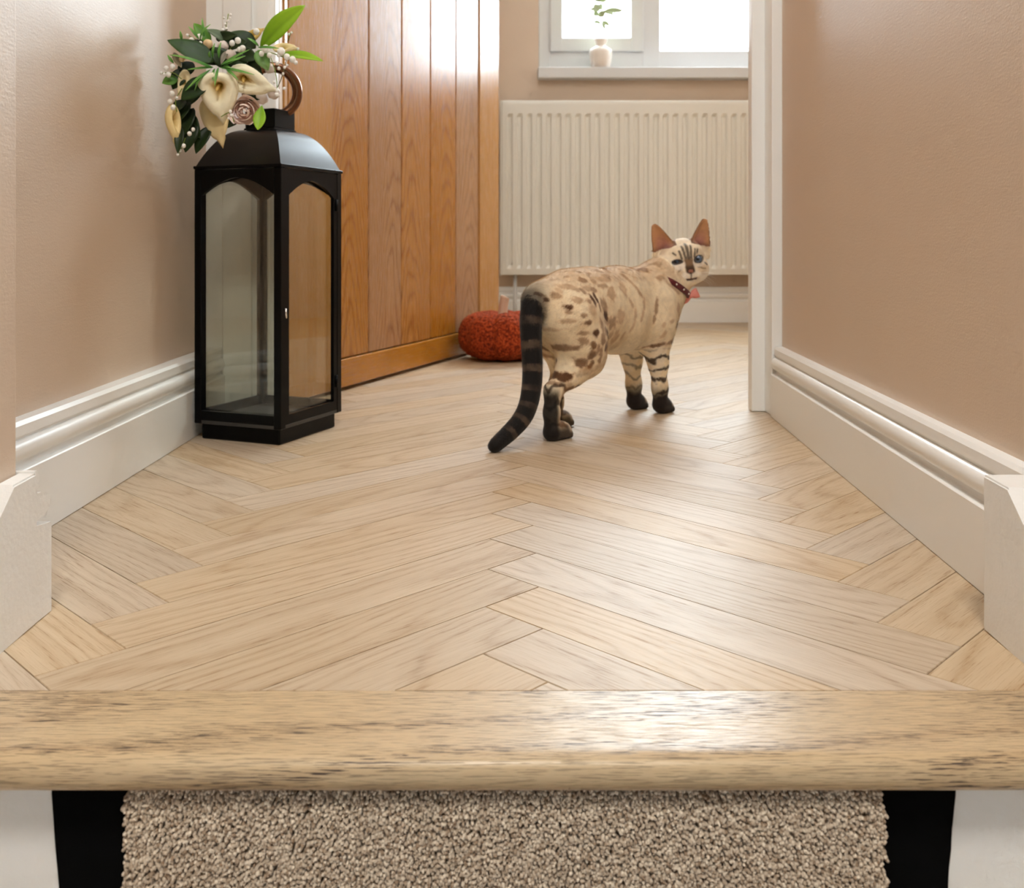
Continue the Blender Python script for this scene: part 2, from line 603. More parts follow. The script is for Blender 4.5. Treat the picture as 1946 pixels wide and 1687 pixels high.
# stairwell behind and below the camera
tag(box('wall_stair_right', 0.4425, 0.60, -1.6, 0.42, -2.2, ROOM_Z, M['grey_wall']), 'grey stairwell wall on the right', None, None, 'structure')
tag(box('wall_stair_end', -0.66, 0.60, -1.75, -1.6, -2.2, ROOM_Z, M['grey_wall']), 'grey stairwell wall behind the stair', None, None, 'structure')
tag(box('floor_lower', -0.70, 0.64, -1.75, 0.66, -2.25, -2.2, M['joint']), 'dark lower floor of the stairwell', None, None, 'structure')
tag(box('ceiling', -0.70, 0.64, -1.75, 1.80, ROOM_Z, ROOM_Z + 0.05, M['ceiling']), 'white hallway ceiling', None, None, 'structure')
tag(box('ceiling_entrance', -1.05, 1.9, 1.80, 3.95, ROOM_Z, ROOM_Z + 0.05, M['ceiling']), 'white ceiling over the entrance', None, None, 'structure')

# ---- doorway: architrave left, lining right
prof = [(-0.5355, 0.0), (-0.5355, -0.012), (-0.5075, -0.012), (-0.5045, -0.016), (-0.488, -0.020), (-0.470, -0.024), (-0.4535, -0.026), (-0.4525, -0.019), (-0.4435, -0.019), (-0.4425, -0.026), (-0.424, -0.027), (-0.4205, -0.025), (-0.4135, -0.024), (-0.4115, -0.022), (-0.4115, 0.0)]
va = [Vector((x * 1.031, 1.7655 + dy, 0.0008)) for x, dy in prof]
vb = [Vector((x * 1.031, 1.7655 + dy, 2.1)) for x, dy in prof]
n = len(prof)
arch = mesh_obj('trim_1', va + vb, [[i, (i + 1) % n, n + (i + 1) % n, n + i] for i in range(n)] + [list(range(n, 2 * n))], M['white'])
tag(arch, 'white moulded door architrave behind the lantern', None, None, 'structure')
tag(box('wall_partition_left', -1.0, -0.4246, 1.7735, 1.7990, -0.06, ROOM_Z, M['wall']), 'beige partition beside the oak door', None, None, 'structure')
tag(box('trim_2', -0.46, -0.4212, 1.7995, 1.822, 0.0008, 2.05, M['door_plain'], None, 0.001), 'oak door lining strip at the hinge side', None, None, 'structure')

lining = box('trim_3', 0.4725, 0.4950, 1.767, 1.865, 0.0008, 2.08, M['white'], None, 0.0015)
tag(lining, 'white door lining at the end of the right wall', None, None, 'structure')
stop = box('door_stop', 0.4479, 0.4728, 1.815, 1.843, 0.0008, 2.06, M['white'], lining, 0.0015)
tag(box('wall_partition_right', 0.4955, 1.85, 1.770, 1.862, -0.06, ROOM_Z, M['wall']), 'beige partition beyond the right door lining', None, None, 'structure')

# ---- entrance room
WX0, WX1, WZ0, WZ1 = 0.104, 1.22, 0.985, 2.06
bm = bmesh.new()
bm_box(bm, -1.0, WX0, 3.80, 3.92, -0.06, ROOM_Z)
bm_box(bm, WX1, 1.85, 3.80, 3.92, -0.06, ROOM_Z)
bm_box(bm, WX0, WX1, 3.80, 3.92, -0.06, WZ0 - 0.035)
bm_box(bm, WX0, WX1, 3.80, 3.92, WZ1, ROOM_Z)
wall_back = bm_obj('wall_back', bm, M['wall'])
tag(wall_back, 'beige painted back wall under the window', None, None, 'structure')
tag(box('wall_entrance_left', -1.06, -0.94, 1.80, 3.92, -0.06, ROOM_Z, M['wall']), 'beige entrance wall behind the oak door', None, None, 'structure')
tag(box('wall_entrance_right', 1.80, 1.92, 1.80, 3.92, -0.06, ROOM_Z, M['wall']), 'beige entrance wall on the right', None, None, 'structure')
skirting('baseboard_back', (-0.93, 3.80, 0.0008), (1.79, 3.80, 0.0008), (0, -1, 0), 'white skirting board under the radiator', h=0.139, d=0.020)

# window
win = empty('window_1', (0.66, 3.86, WZ0))
tag(win, 'white casement window with bright daylight above the radiator', None, None, 'structure')


def wx(u): return (u - CX) / F_PX * 3.86


def wz(v): return H - (v - HOR) / F_PX * 3.86


fr_y0, fr_y1 = 3.850, 3.912
xL, xM0, xM1 = WX0 + 0.0005, wx(1220), wx(1254)
box('frame_jamb', xL, wx(1046), fr_y0, fr_y1, WZ0, WZ1, M['upvc'], win, 0.004)
box('frame_jamb', WX1 - 0.05, WX1 - 0.0005, fr_y0, fr_y1, WZ0, WZ1, M['upvc'], win, 0.004)
box('mullion', xM0, xM1, fr_y0, fr_y1, WZ0, WZ1, M['upvc'], win, 0.004)
box('frame_rail', xL, WX1 - 0.0005, fr_y0 + 0.001, fr_y1, WZ0 + 0.001, wz(97), M['upvc'], win, 0.004)
box('frame_rail', xL, WX1 - 0.0005, fr_y0 + 0.001, fr_y1, WZ1 - 0.06, WZ1 - 0.001, M['upvc'], win, 0.004)
sash = empty('sash', (wx(1130), 3.84, WZ0), win)
sy0, sy1 = 3.838, 3.885
box('sash_stile', wx(1044), wx(1069), sy0, sy1, wz(97) - 0.006, WZ1 - 0.05, M['upvc'], sash, 0.006, 3)
box('sash_stile', wx(1197), wx(1222), sy0, sy1, wz(97) - 0.006, WZ1 - 0.05, M['upvc'], sash, 0.006, 3)
box('sash_rail', wx(1044), wx(1222), sy0 + 0.001, sy1, wz(97) - 0.006, wz(73), M['upvc'], sash, 0.006, 3)
box('sash_rail', wx(1044), wx(1222), sy0 + 0.001, sy1, WZ1 - 0.1, WZ1 - 0.05, M['upvc'], sash, 0.006, 3)
box('pane', wx(1066), wx(1200), 3.868, 3.872, wz(76), WZ1 - 0.09, M['window_glass'], sash)
box('pane', wx(1252), WX1 - 0.048, 3.880, 3.884, wz(100), WZ1 - 0.055, M['window_glass'], win)
sill = box('window_sill', 0.100, 1.30, 3.742, 3.862, 0.9465, 0.9895, M['upvc'], None, 0.004, 3)
tag(sill, 'white window sill board with the small vase on it', 'window sill')

# ---- oak door
HX, HY = -0.4290, 1.8640
dv = Vector((0.3433, 0.9392, 0)).normalized()
dn = Vector((dv.y, -dv.x, 0))            # towards the hallway
DL, DH, DZ = 1.135, 2.0, 0.008
door = empty('door_1', (HX, HY, 0))
tag(door, 'open oak door with vertical grooved planks beside the lantern', None, None, 'structure')
RD = Matrix(((dv.x, -dn.x, 0, 0), (dv.y, -dn.y, 0, 0), (0, 0, 1, 0), (0, 0, 0, 1)))


def door_piece(name, a0, a1, d0, d1, z0, z1, mat, bev=0.002, parent=None):
    """a along the door, d depth behind its visible face; the piece keeps its own origin for the grain."""
    c = Vector(((a0 + a1) / 2, (d0 + d1) / 2, (z0 + z1) / 2))
    bm = bmesh.new()
    bm_box(bm, a0 - c.x, a1 - c.x, d0 - c.y, d1 - c.y, z0 - c.z, z1 - c.z, bev, 2)
    bmesh.ops.recalc_face_normals(bm, faces=bm.faces)
    me = bpy.data.meshes.new(name)
    bm.to_mesh(me)
    bm.free()
    me.materials.append(mat)
    o = bpy.data.objects.new(name, me)
    col.objects.link(o)
    o.parent = parent or door
    o.matrix_local = Matrix.Translation((RD @ c)) @ RD
    ORG[o.name] = ORG[door.name]
    return o


s0, s1 = 0.164, DL - 0.153
door_piece('stile', 0.0, s0 - 0.001, 0.0, 0.040, DZ, DH, M['door_plain'])
door_piece('stile', s1 + 0.001, DL, 0.0, 0.040, DZ, DH, M['door_plain'])
pwid = (s1 - s0) / 5
for i in range(5):
    door_piece('plank', s0 + i * pwid + 0.0020, s0 + (i + 1) * pwid - 0.0020, 0.004, 0.034, DZ + 0.062, DH - 0.10, M['door'], 0.0028)
door_piece('groove_backing', s0 - 0.002, s1 + 0.002, 0.012, 0.030, DZ + 0.02, DH - 0.06, M['groove'], 0)
door_piece('bottom_rail', s0, s1, 0.0, 0.040, DZ, DZ + 0.060, M['door_rail'], 0.003)
door_piece('top_rail', s0, s1, 0.0, 0.040, DH - 0.098, DH, M['door_rail'], 0.003)
hz = P(940, 1, 2.86).z
hn = door_piece('handle_plate', DL - 0.085, DL - 0.045, -0.004, 0.0, hz + 0.005, hz + 0.16, M['chrome'], 0.002)
lev = [Vector((DL - 0.065, -0.004, hz + 0.02)), Vector((DL - 0.065, -0.035, hz + 0.018)), Vector((DL - 0.072, -0.045, hz + 0.014)), Vector((DL - 0.10, -0.047, hz + 0.010)), Vector((DL - 0.155, -0.047, hz + 0.012))]
gv, gf = tube_geo(catmull(lev, 5), 0.008, 12)
hv = [RD @ v + Vector((HX, HY, 0)) for v in gv]
mesh_obj('handle_lever', hv, gf, M['chrome'], door, True)

# ---- radiator
rad = empty('radiator', P(1200, 524, 3.70))
tag(rad, 'cream panel radiator with vertical flutes under the window', 'radiator')
RX0, RX1, RZ0, RZ1, RY = -0.046, 1.14, 0.186, 0.853, 3.700
pitch = 0.0371
zs = [RZ0 + 0.004, RZ0 + 0.026, RZ0 + 0.040, RZ1 - 0.062, RZ1 - 0.048, RZ1 - 0.012, RZ1 - 0.003, RZ1]
xs, dep = [RX0 + 0.003, RX0 + 0.010], [0.0, 0.0]
x = RX0 + 0.026
while x + pitch < RX1 - 0.02:
    xs += [x, x + 0.0065, x + 0.0165, x + 0.0230]
    dep += [0.0, 0.0075, 0.0075, 0.0]
    x += pitch
xs += [RX1 - 0.010, RX1 - 0.003]
dep += [0.0, 0.0]
vs, fs = [], []
for j, z in enumerate(zs):
    for i, xx in enumerate(xs):
        d = dep[i] if j in (2, 3) else 0.0
        yb = RY
        if j == 7: yb = RY + 0.006
        if j == 6: yb = RY + 0.001
        if j == 0: yb = RY + 0.002
        if i in (0, len(xs) - 1): yb += 0.004
        vs.append((xx, yb + d, z))
nx = len(xs)
for j in range(len(zs) - 1):
    for i in range(nx - 1):
        fs.append([j * nx + i, j * nx + i + 1, (j + 1) * nx + i + 1, (j + 1) * nx + i])
mesh_obj('front_panel', vs, fs, M['radiator'], rad)
box('back_panel', RX0 + 0.004, RX1 - 0.004, 3.712, 3.722, RZ0 + 0.003, RZ1 - 0.002, M['radiator'], rad)
box('side_cover', RX0, RX0 + 0.004, 3.702, 3.765, RZ0, RZ1 + 0.001, M['radiator'], rad, 0.001)
box('side_cover', RX1 - 0.004, RX1, 3.702, 3.765, RZ0, RZ1 + 0.001, M['radiator'], rad, 0.001)
box('top_grille', RX0 + 0.003, RX1 - 0.003, 3.705, 3.765, RZ1 - 0.004, RZ1 + 0.002, M['radiator'], rad, 0.001)
box('wall_bracket', 0.10, 0.13, 3.762, 3.7995, 0.3, 0.78, M['radiator'], rad)
box('wall_bracket', 0.95, 0.98, 3.762, 3.7995, 0.3, 0.78, M['radiator'], rad)
gv, gf = tube_geo([(0.012, 3.74, 0.0005), (0.012, 3.74, 0.19)], 0.0075, 12)
mesh_obj('pipe', gv, gf, M['upvc'], rad, True)

# ---- stair: tread with bullnose, riser, runner
tr = []
YC, RN = 0.6100, 0.0117
tr = [(0.6905, 0.0), (YC + 0.006, 0.0)]
for i in range(13):
    a = math.radians(90 + 180 * i / 12)
    tr.append((YC + RN * 1.0 * math.cos(a), -RN + RN * math.sin(a)))
tr += [(YC + 0.01, -2 * RN), (0.6905, -2 * RN)]
vs = [(-0.393, y, z) for y, z in tr] + [(0.3855, y, z) for y, z in tr]
n = len(tr)
fs = [[i, (i + 1) % n, n + (i + 1) % n, n + i] for i in range(n)] + [list(range(n)), list(range(n, 2 * n))[::-1]]
bm = bmesh.new()
bv = [bm.verts.new(v) for v in vs]
for f in fs: bm.faces.new([bv[i] for i in f])
tread = bm_obj('stair_tread', bm, M['tread'], None, False, (0.0, 0.65, 0.0))
for p in tread.data.polygons:
    if len(p.vertices) == 4: p.use_smooth = True
tread.data.set_sharp_from_angle(angle=math.radians(40))
tag(tread, 'oak stair tread with rounded nosing above the carpet runner', 'stair tread')
riser = box('stair_riser', -0.393, 0.3855, 0.6265, 0.645, -0.1795, -0.0236, M['white_rough'])
tag(riser, 'white painted stair riser behind the carpet runner', 'stair riser')
low = box('stair_tread', -0.393, 0.3855, 0.37, 0.626, -0.2005, -0.1797, M['tread'], None, 0.006)
tag(low, 'lower oak stair tread under the foot of the carpet runner', 'stair tread')

runner = empty('carpet_runner', (0, 0.62, -0.179))
tag(runner, 'beige tufted stair carpet runner with black cloth borders', 'carpet runner')


def border(xo_top, xo_bot, xi):
    bm = bmesh.new()
    nz = 14
    rows = []
    for j in range(nz):
        z = -0.0238 - (0.1558) * j / (nz - 1)
        xo = xo_top + (xo_bot - xo_top) * min(1, j / 6) + random.uniform(-0.0004, 0.0004)
        if j == 0: xo += 0.001 * (1 if xo < 0 else -1)
        rows.append([bm.verts.new((xo, 0.6262, z)), bm.verts.new((xo, 0.6243, z)), bm.verts.new((xi, 0.6240, z)), bm.verts.new((xi, 0.6262, z))])
    for j in range(nz - 1):
        for k in range(4):
            bm.faces.new([rows[j][k], rows[j][(k + 1) % 4], rows[j + 1][(k + 1) % 4], rows[j + 1][k]])
    bm.faces.new(rows[0]); bm.faces.new(rows[-1][::-1])
    return bm_obj('border', bm, M['black_cloth'], runner)


tag(border(-0.2965, -0.2915, -0.236), 'black cloth border')
tag(border(0.2860, 0.2800, 0.226), 'black cloth border')
tc = NT('beige_pile')
cv = tc.obj()
cc = tc.n('ShaderNodeVertexColor', layer_name='tuft')
tc.set(Base_Color=cc.outputs[0], Roughness=0.85)
tc.b.inputs['Specular IOR Level'].default_value = 0.15
tc.b.inputs['Sheen Weight'].default_value = 0.25
M['pile'] = tc.m
M['backing'] = plain('carpet_backing', S(120, 96, 74), 0.95)
box('tread_mat', -0.2435, 0.2345, 0.372, 0.616, -0.1795, -0.172, M['backing'], runner, 0.003)
box('backing', -0.2435, 0.2345, 0.6165, 0.6240, -0.1790, -0.0240, M['backing'], runner)
# tufts: small twisted yarn ends, bending a little
rg = np.random.default_rng(5)
tv, tf, tcol = [], [], []
pit = 0.00195
base_ring = [(math.cos(2 * math.pi * i / 5), math.sin(2 * math.pi * i / 5)) for i in range(5)]
ny, nxx = int(0.150 / pit), int(0.478 / pit)
for j in range(ny + 1):
    z0 = -0.0245 - j * pit
    for i in range(nxx + 1):
        x0 = -0.2435 + i * pit + (pit / 2 if j % 2 else 0) + rg.normal(0, 0.0004)
        edge = 0.0008 * math.sin(j * 0.9) + 0.0006 * math.sin(j * 2.3)
        if x0 < -0.2445 + (0.002 if j < 3 else 0) + edge or x0 > 0.2352 - max(0, 5 - j) * 0.0012 + edge: continue
        zz = z0 + rg.normal(0, 0.0004)
        ln = 0.0080 + rg.normal(0, 0.00045)
        if j < 4: ln *= 0.55 + 0.12 * j
        dx, dz = rg.normal(0, 0.0006), rg.normal(0.0002, 0.0006)
        s0r, s1r = 0.00095, 0.00118 + rg.normal(0, 0.00016)
        o = len(tv)
        for (q, rr, fx) in ((0.0, s0r, 0.0), (0.84, s1r, 0.8), (0.95, s1r * 0.72, 0.95)):
            for c_, s_ in base_ring:
                tv.append((x0 + dx * fx + c_ * rr, 0.6170 - ln * q, zz + dz * fx + s_ * rr * 1.15))
        tv.append((x0 + dx, 0.6170 - ln, zz + dz))
        for q in range(2):
            for k in range(5):
                a = o + q * 5 + k; b = o + q * 5 + (k + 1) % 5
                tf.append((a, b, b + 5, a + 5))
        for k in range(5):
            tf.append((o + 10 + k, o + 10 + (k + 1) % 5, o + 15))
        lum = float(np.clip(rg.normal(0.5, 0.28), 0, 1))
        c0 = np.array([lin(160), lin(136), lin(112)]); c1 = np.array([lin(238), lin(222), lin(200)])
        cc_ = c0 + (c1 - c0) * lum
        tcol += [tuple(cc_)] * 16
pile = mesh_obj('pile', tv, tf, M['pile'], runner, True)
tag(pile, 'beige cut pile', None, None, 'stuff')
ca = pile.data.color_attributes.new('tuft', 'FLOAT_COLOR', 'POINT')
ca.data.foreach_set('color', np.concatenate([np.array(tcol, dtype=np.float32), np.ones((len(tcol), 1), dtype=np.float32)], axis=1).ravel())
# ================================================================== LANTERN
YAW = math.radians(21.5)
la = Vector((-math.cos(YAW), math.sin(YAW), 0))     # along the wide face, to the left
lb = Vector((math.sin(YAW), math.cos(YAW), 0))      # along the narrow face, away
LC = Vector((-0.4032, 1.6201, 0))
HA, HB = 0.083, 0.089
lantern = empty('lantern', LC)
tag(lantern, 'tall black metal lantern with glass panes and arched frames', 'lantern')
LM = Matrix(((-la.x, lb.x, 0, LC.x), (-la.y, lb.y, 0, LC.y), (0, 0, 1, 0), (0, 0, 0, 1)))   # local x = -la, y = lb


def lbox(name, x0, x1, y0, y1, z0, z1, mat, bev=0.001, parent=None):
    return box(name, x0, x1, y0, y1, z0, z1, mat, parent or lantern, bev, 1, LM)


ZB, ZE = 0.0253, 0.4345          # body bottom, eaves
lbox('base', -HA + 0.008, HA - 0.008, -HB + 0.008, HB - 0.008, 0.0, ZB, M['black_metal'], 0.002)
lbox('floor_plate', -HA + 0.001, HA - 0.001, -HB + 0.001, HB - 0.001, ZB, ZB + 0.006, M['dusty_metal'], 0.0005)
PT = 0.0135
for sx in (-1, 1):
    for sy in (-1, 1):
        x0, x1 = (HA - PT, HA) if sx > 0 else (-HA, -HA + PT)
        y0, y1 = (HB - PT, HB) if sy > 0 else (-HB, -HB + PT)
        lbox('corner_post', x0, x1, y0, y1, ZB + 0.0005, ZE, M['black_metal'])


def arch_frame(name, half, along_x, side, extra=0.0, zc=0.388, rise=0.030):
    """Flat frame of one face: bottom rail plus the arched head, cut from sheet."""
    w0 = half - PT
    wo = w0 - extra
    pts = []
    N = 16
    zt = ZE - 0.001
    th = 0.006
    outline = []
    for i in range(N + 1):
        s = -1 + 2 * i / N
        outline.append((s * wo, zc + rise * (1 - abs(s) ** 1.75)))
    vs, fs = [], []
    for i, (x, z) in enumerate(outline):
        for d in (0, th):
            vs.append((x, d, z)); vs.append((x, d, zt))
    for i in range(N):
        a = i * 4
        fs += [[a, a + 4, a + 5, a + 1], [a + 2, a + 3, a + 7, a + 6], [a, a + 2, a + 6, a + 4]]
    # sides and bottom
    bm = bmesh.new()
    bv = [bm.verts.new(v) for v in vs]
    for f in fs: bm.faces.new([bv[q] for q in f])
    if extra > 0:
        bm_box(bm, -w0, -wo, 0, th, ZB + 0.02, zt)
        bm_box(bm, wo, w0, 0, th, ZB + 0.02, zt)
    for v in bm.verts:
        x, d, z = v.co
        if along_x:
            loc = Vector((x, side * (HB - 0.001 - d), z))
        else:
            loc = Vector((side * (HA - 0.001 - d), x, z))
        v.co = LM @ loc
    o = bm_obj(name, bm, M['black_metal'], lantern)
    bm = bmesh.new()
    bm_box(bm, -w0, w0, 0, th, ZB + 0.006, ZB + 0.021)
    for v in bm.verts:
        x, d, z = v.co
        v.co = LM @ (Vector((x, side * (HB - 0.001 - d), z)) if along_x else Vector((side * (HA - 0.001 - d), x, z)))
    bm_obj('bottom_rail', bm, M['black_metal'], lantern)
    return o


arch_frame('arched_frame', HA, True, -1, 0.0, 0.392, 0.028)
arch_frame('arched_frame', HA, True, 1, 0.0, 0.392, 0.028)
arch_frame('arched_frame', HB, False, 1, 0.010, 0.392, 0.025)
arch_frame('arched_frame', HB, False, -1, 0.0, 0.392, 0.028)
for sy in (-1, 1):
    ya = sy * (HB - 0.0085)
    lbox('glass_pane', -HA + 0.012, HA - 0.012, min(ya, ya - sy * 0.0015), max(ya, ya - sy * 0.0015), ZB + 0.007, ZE - 0.004, M['glass'], 0)
for sx in (-1, 1):
    xa = sx * (HA - 0.0085)
    lbox('glass_pane', min(xa, xa - sx * 0.0015), max(xa, xa - sx * 0.0015), -HB + 0.012, HB - 0.012, ZB + 0.007, ZE - 0.004, M['glass'], 0)
lbox('top_plate', -HA, HA, -HB, HB, ZE, ZE + 0.003, M['black_metal'], 0.0005)
lbox('eave_lip', -HA - 0.0008, HA + 0.0018, -HB - 0.0018, HB + 0.0018, ZE + 0.0005, ZE + 0.0055, M['black_metal'], 0.001)
# curved roof
ZC = 0.502
hc = 0.029
rows = []
NR = 14
vs, fs = [], []
for i in range(NR + 1):
    f = 1 - i / NR
    z = ZC - (ZC - ZE - 0.0055) * f ** 2.1
    hx = hc + (HA - 0.002 - hc) * f
    hy = hc + (HB - 0.002 - hc) * f
    for sx, sy in ((-1, -1), (1, -1), (1, 1), (-1, 1)):
        vs.append(LM @ Vector((sx * hx, sy * hy, z)))
for i in range(NR):
    for k in range(4):
        a, b = i * 4 + k, i * 4 + (k + 1) % 4
        fs.append([a, b, b + 4, a + 4])
fs.append(list(range(NR * 4, NR * 4 + 4)))
fs.append([3, 2, 1, 0])
roof = mesh_obj('roof', vs, fs, M['black_roof'], lantern, True)
roof.data.set_sharp_from_angle(angle=math.radians(32))
lbox('collar', -hc - 0.0015, hc + 0.0015, -hc - 0.0015, hc + 0.0015, ZC - 0.002, ZC + 0.003, M['black_metal'], 0.0008)
lbox('collar', -hc, hc, -hc, hc, ZC + 0.003, ZC + 0.034, M['black_metal'], 0.001)
# ring handle
rc = LM @ Vector((0.004, 0, ZC + 0.066))
rdir = Vector((0.96, 0.28, 0)).normalized()
pts = [rc + (rdir * math.cos(t) + Vector((0, 0, 1)) * math.sin(t)) * 0.041 for t in [math.radians(-90 + 360 * i / 40) for i in range(41)]]
gv, gf = tube_geo(pts, 0.0086, 14)
mesh_obj('ring_handle', gv, gf, M['bronze'], lantern, True)
# latch and hinges of the small door
c = LM @ Vector((HA - 0.001, -HB + 0.009, 0.213))
gv, gf = tube_geo([c, c + Vector((0.004, -0.003, 0.0)), c + Vector((0.005, -0.004, -0.014))], [0.0018, 0.0018, 0.0014], 8)
mesh_obj('latch', gv, gf, M['chrome'], lantern, True)
for z in (0.07, 0.37):
    c = LM @ Vector((HA, HB - 0.016, z))
    gv, gf = tube_geo([c, c + Vector((0, 0, 0.02))], 0.0025, 8)
    mesh_obj('hinge', gv, gf, M['black_metal'], lantern, True)

# ================================================================== BOUQUET on the lantern
bq = empty('flower_bouquet', LM @ Vector((-0.05, -0.05, 0.48)))
tag(bq, 'artificial bouquet of cream calla lilies, pink rose and green leaves on the lantern', 'bouquet')


def vcol_mat(name, rough, spec=0.4, sss=0.0, sheen=0.0):
    t = NT(name)
    vc = t.n('ShaderNodeVertexColor', layer_name='tint')
    v = t.obj()
    c = t.mix(t.noise(v, 120.0, 3), vc.outputs[0], vc.outputs[0])
    f = t.noise(v, 90.0, 4)
    hs = t.n('ShaderNodeHueSaturation', {'Color': c, 'Value': t.math('ADD', 0.9, t.math('MULTIPLY', f, 0.2))})
    t.set(Base_Color=hs.outputs[0], Roughness=rough)
    t.b.inputs['Specular IOR Level'].default_value = spec
    t.b.inputs['Sheen Weight'].default_value = sheen
    if sss:
        t.b.inputs['Subsurface Weight'].default_value = sss
        t.b.inputs['Subsurface Radius'].default_value = (0.006, 0.004, 0.002)
        t.b.inputs['Subsurface Scale'].default_value = 1.0
    return t.m


M['petal'] = vcol_mat('petal_foam', 0.5, 0.3)
M['leaf'] = vcol_mat('leaf_plastic', 0.42, 0.3)


def set_vcol(o, cols, name='tint'):
    ca_ = o.data.color_attributes.new(name, 'FLOAT_COLOR', 'POINT')
    arr = np.ones((len(cols), 4), dtype=np.float32)
    arr[:, :3] = np.array(cols, dtype=np.float32)[:, :3]
    ca_.data.foreach_set('color', arr.ravel())


def lerp(a, b, t):
    return tuple(x + (y - x) * t for x, y in zip(a, b))


def calla(throat, tip_dir, face, w, lt, lb_, depth, roll=0.3, side=0.0, c_out=S(252, 246, 218), c_in=S(222, 182, 66), spadix=True):
    face = Vector(face).normalized()
    tdir = Vector(tip_dir)
    tdir = (tdir - face * tdir.dot(face)).normalized()
    wdir = face.cross(tdir)
    NT_, NRR = 40, 14
    vs, fs, cs = [], [], []
    for j in range(NRR + 1):
        rho = j / NRR
        f = 0.07 + 0.93 * rho ** 1.25
        dz = -depth * (1 - rho) ** 1.7 - roll * depth * max(0, rho - 0.62) ** 2 * 6.0
        for i in range(NT_):
            th = 2 * math.pi * i / NT_
            if th > math.pi: th -= 2 * math.pi
            ct, st = math.cos(th), math.sin(th)
            if ct > 0:
                ext = lt * ct * (0.78 + 0.22 * ct ** 2) + lt * 0.22 * math.exp(-(th / 0.16) ** 2) * rho ** 3
                wd = w * st * (1 - 0.10 * ct ** 2)
            else:
                ext = lb_ * ct
                wd = w * st
            p = Vector(throat) + (tdir * ext + wdir * wd) * f + face * (dz - roll * depth * 0.5 * (abs(st) ** 2) * rho ** 4 + side * wd * rho)
            if ct > 0.93: p += face * (-0.10 * lt * rho ** 6)
            vs.append(p)
            cs.append(lerp(c_in, c_out, min(1, max(0, (rho - 0.12) / 0.42))))
    for j in range(NRR):
        for i in range(NT_):
            a, b = j * NT_ + i, j * NT_ + (i + 1) % NT_
            fs.append([a, b, b + NT_, a + NT_])
    # outside funnel: closed back at the stem
    fs.append(list(range(NT_))[::-1])
    o = mesh_obj('calla_lily', vs, fs, M['petal'], bq, True)
    set_vcol(o, cs)
    sm = o.modifiers.new('thickness', 'SOLIDIFY')
    sm.thickness = 0.0009
    sm.offset = -1
    if spadix:
        a = Vector(throat) - face * depth * 0.85
        b = Vector(throat) + face * depth * 0.10 + tdir * 0.004
        gv, gf = tube_geo([a, a.lerp(b, 0.5), a.lerp(b, 0.9), b], [0.0022, 0.0024, 0.0021, 0.0008], 8)
        sp = mesh_obj('spadix', gv, gf, M['petal'], o, True)
        set_vcol(sp, [S(226, 190, 110)] * len(gv))
    return o


CAMD = Vector((0.25, -0.95, -0.02))


def ivec(du, dv, dy=0.0):
    return Vector((du, dy, -dv))


calla(P(411, 166, 1.462), ivec(0.05, 1, -0.05), (0.05, -0.9, -0.35), 0.0300, 0.0500, 0.0210, 0.030)
calla(P(458, 153, 1.470), ivec(1, 0.42, 0.05), (0.05, -0.85, -0.42), 0.0225, 0.0460, 0.0230, 0.026)
calla(P(404, 205, 1.500), ivec(0.16, 1, 0.0), (-0.25, -0.9, -0.10), 0.0300, 0.0520, 0.0200, 0.012, 0.25, 0.2, S(240, 220, 168), S(222, 194, 124), False)
calla(P(338, 226, 1.465), ivec(0.30, 1, -0.1), (0.95, -0.55, 0.1), 0.0120, 0.0330, 0.024, 0.02, 0.5, 0.0, S(236, 214, 156), S(206, 170, 90), False)
calla(P(346, 156, 1.475), ivec(-0.1, 1, 0), (-0.3, -0.9, 0.1), 0.0120, 0.0220, 0.0200, 0.012, 0.3, 0.0, S(242, 226, 184), S(222, 196, 134), False)
calla(P(474, 66, 1.575), ivec(0.75, -0.75, 0), (-0.1, -0.8, 0.5), 0.0120, 0.0230, 0.0150, 0.014, 0.3, 0.0, S(192, 164, 88), S(168, 138, 62), False)
calla(P(536, 88, 1.575), ivec(1, -0.05, 0), (0, -0.75, 0.55), 0.0115, 0.0220, 0.0150, 0.012, 0.3, 0.0, S(232, 212, 160), S(206, 172, 96), False)

# rose
rose = empty('rose', P(464, 214, 1.478), bq)
rf = Vector((0.10, -0.92, -0.15)).normalized()
rx = rf.cross(Vector((0, 0, 1))).normalized()
ry = rx.cross(rf)
rcen = P(464, 212, 1.490)
for k in range(15):
    layer = k / 14
    rad_ = 0.0045 + 0.0175 * layer
    az = k * 2.4
    open_ = math.radians(28 + 52 * layer)
    span = 1.25
    vs, fs, cs = [], [], []
    NA, NB = 9, 8
    for j in range(NB + 1):
        th = math.radians(150) - (math.radians(150) - open_) * j / NB     # from back pole towards the mouth
        flare = 1 + 0.22 * layer * max(0, j / NB - 0.7) * 3
        for i in range(NA + 1):
            s = -1 + 2 * i / NA
            ph = az + s * span * (0.55 + 0.45 * math.sin(math.pi * min(1, (j + 1) / NB)))
            rr = rad_ * flare * (1 + 0.02 * random.random())
            edge = 0.0022 * layer * (abs(s) ** 3)
            p = rcen + (rx * math.cos(ph) + ry * math.sin(ph)) * rr * math.sin(th) + rf * (rr * math.cos(th) * 1.1 - edge + 0.006 * (1 - layer))
            vs.append(p)
            cs.append(lerp(S(255, 202, 176), S(255, 240, 230), min(1, 0.15 + 0.85 * (j / NB))))
    for j in range(NB):
        for i in range(NA):
            a = j * (NA + 1) + i
            fs.append([a, a + 1, a + NA + 2, a + NA + 1])
    o = mesh_obj('petal', vs, fs, M['petal'], rose, True)
    set_vcol(o, cs)


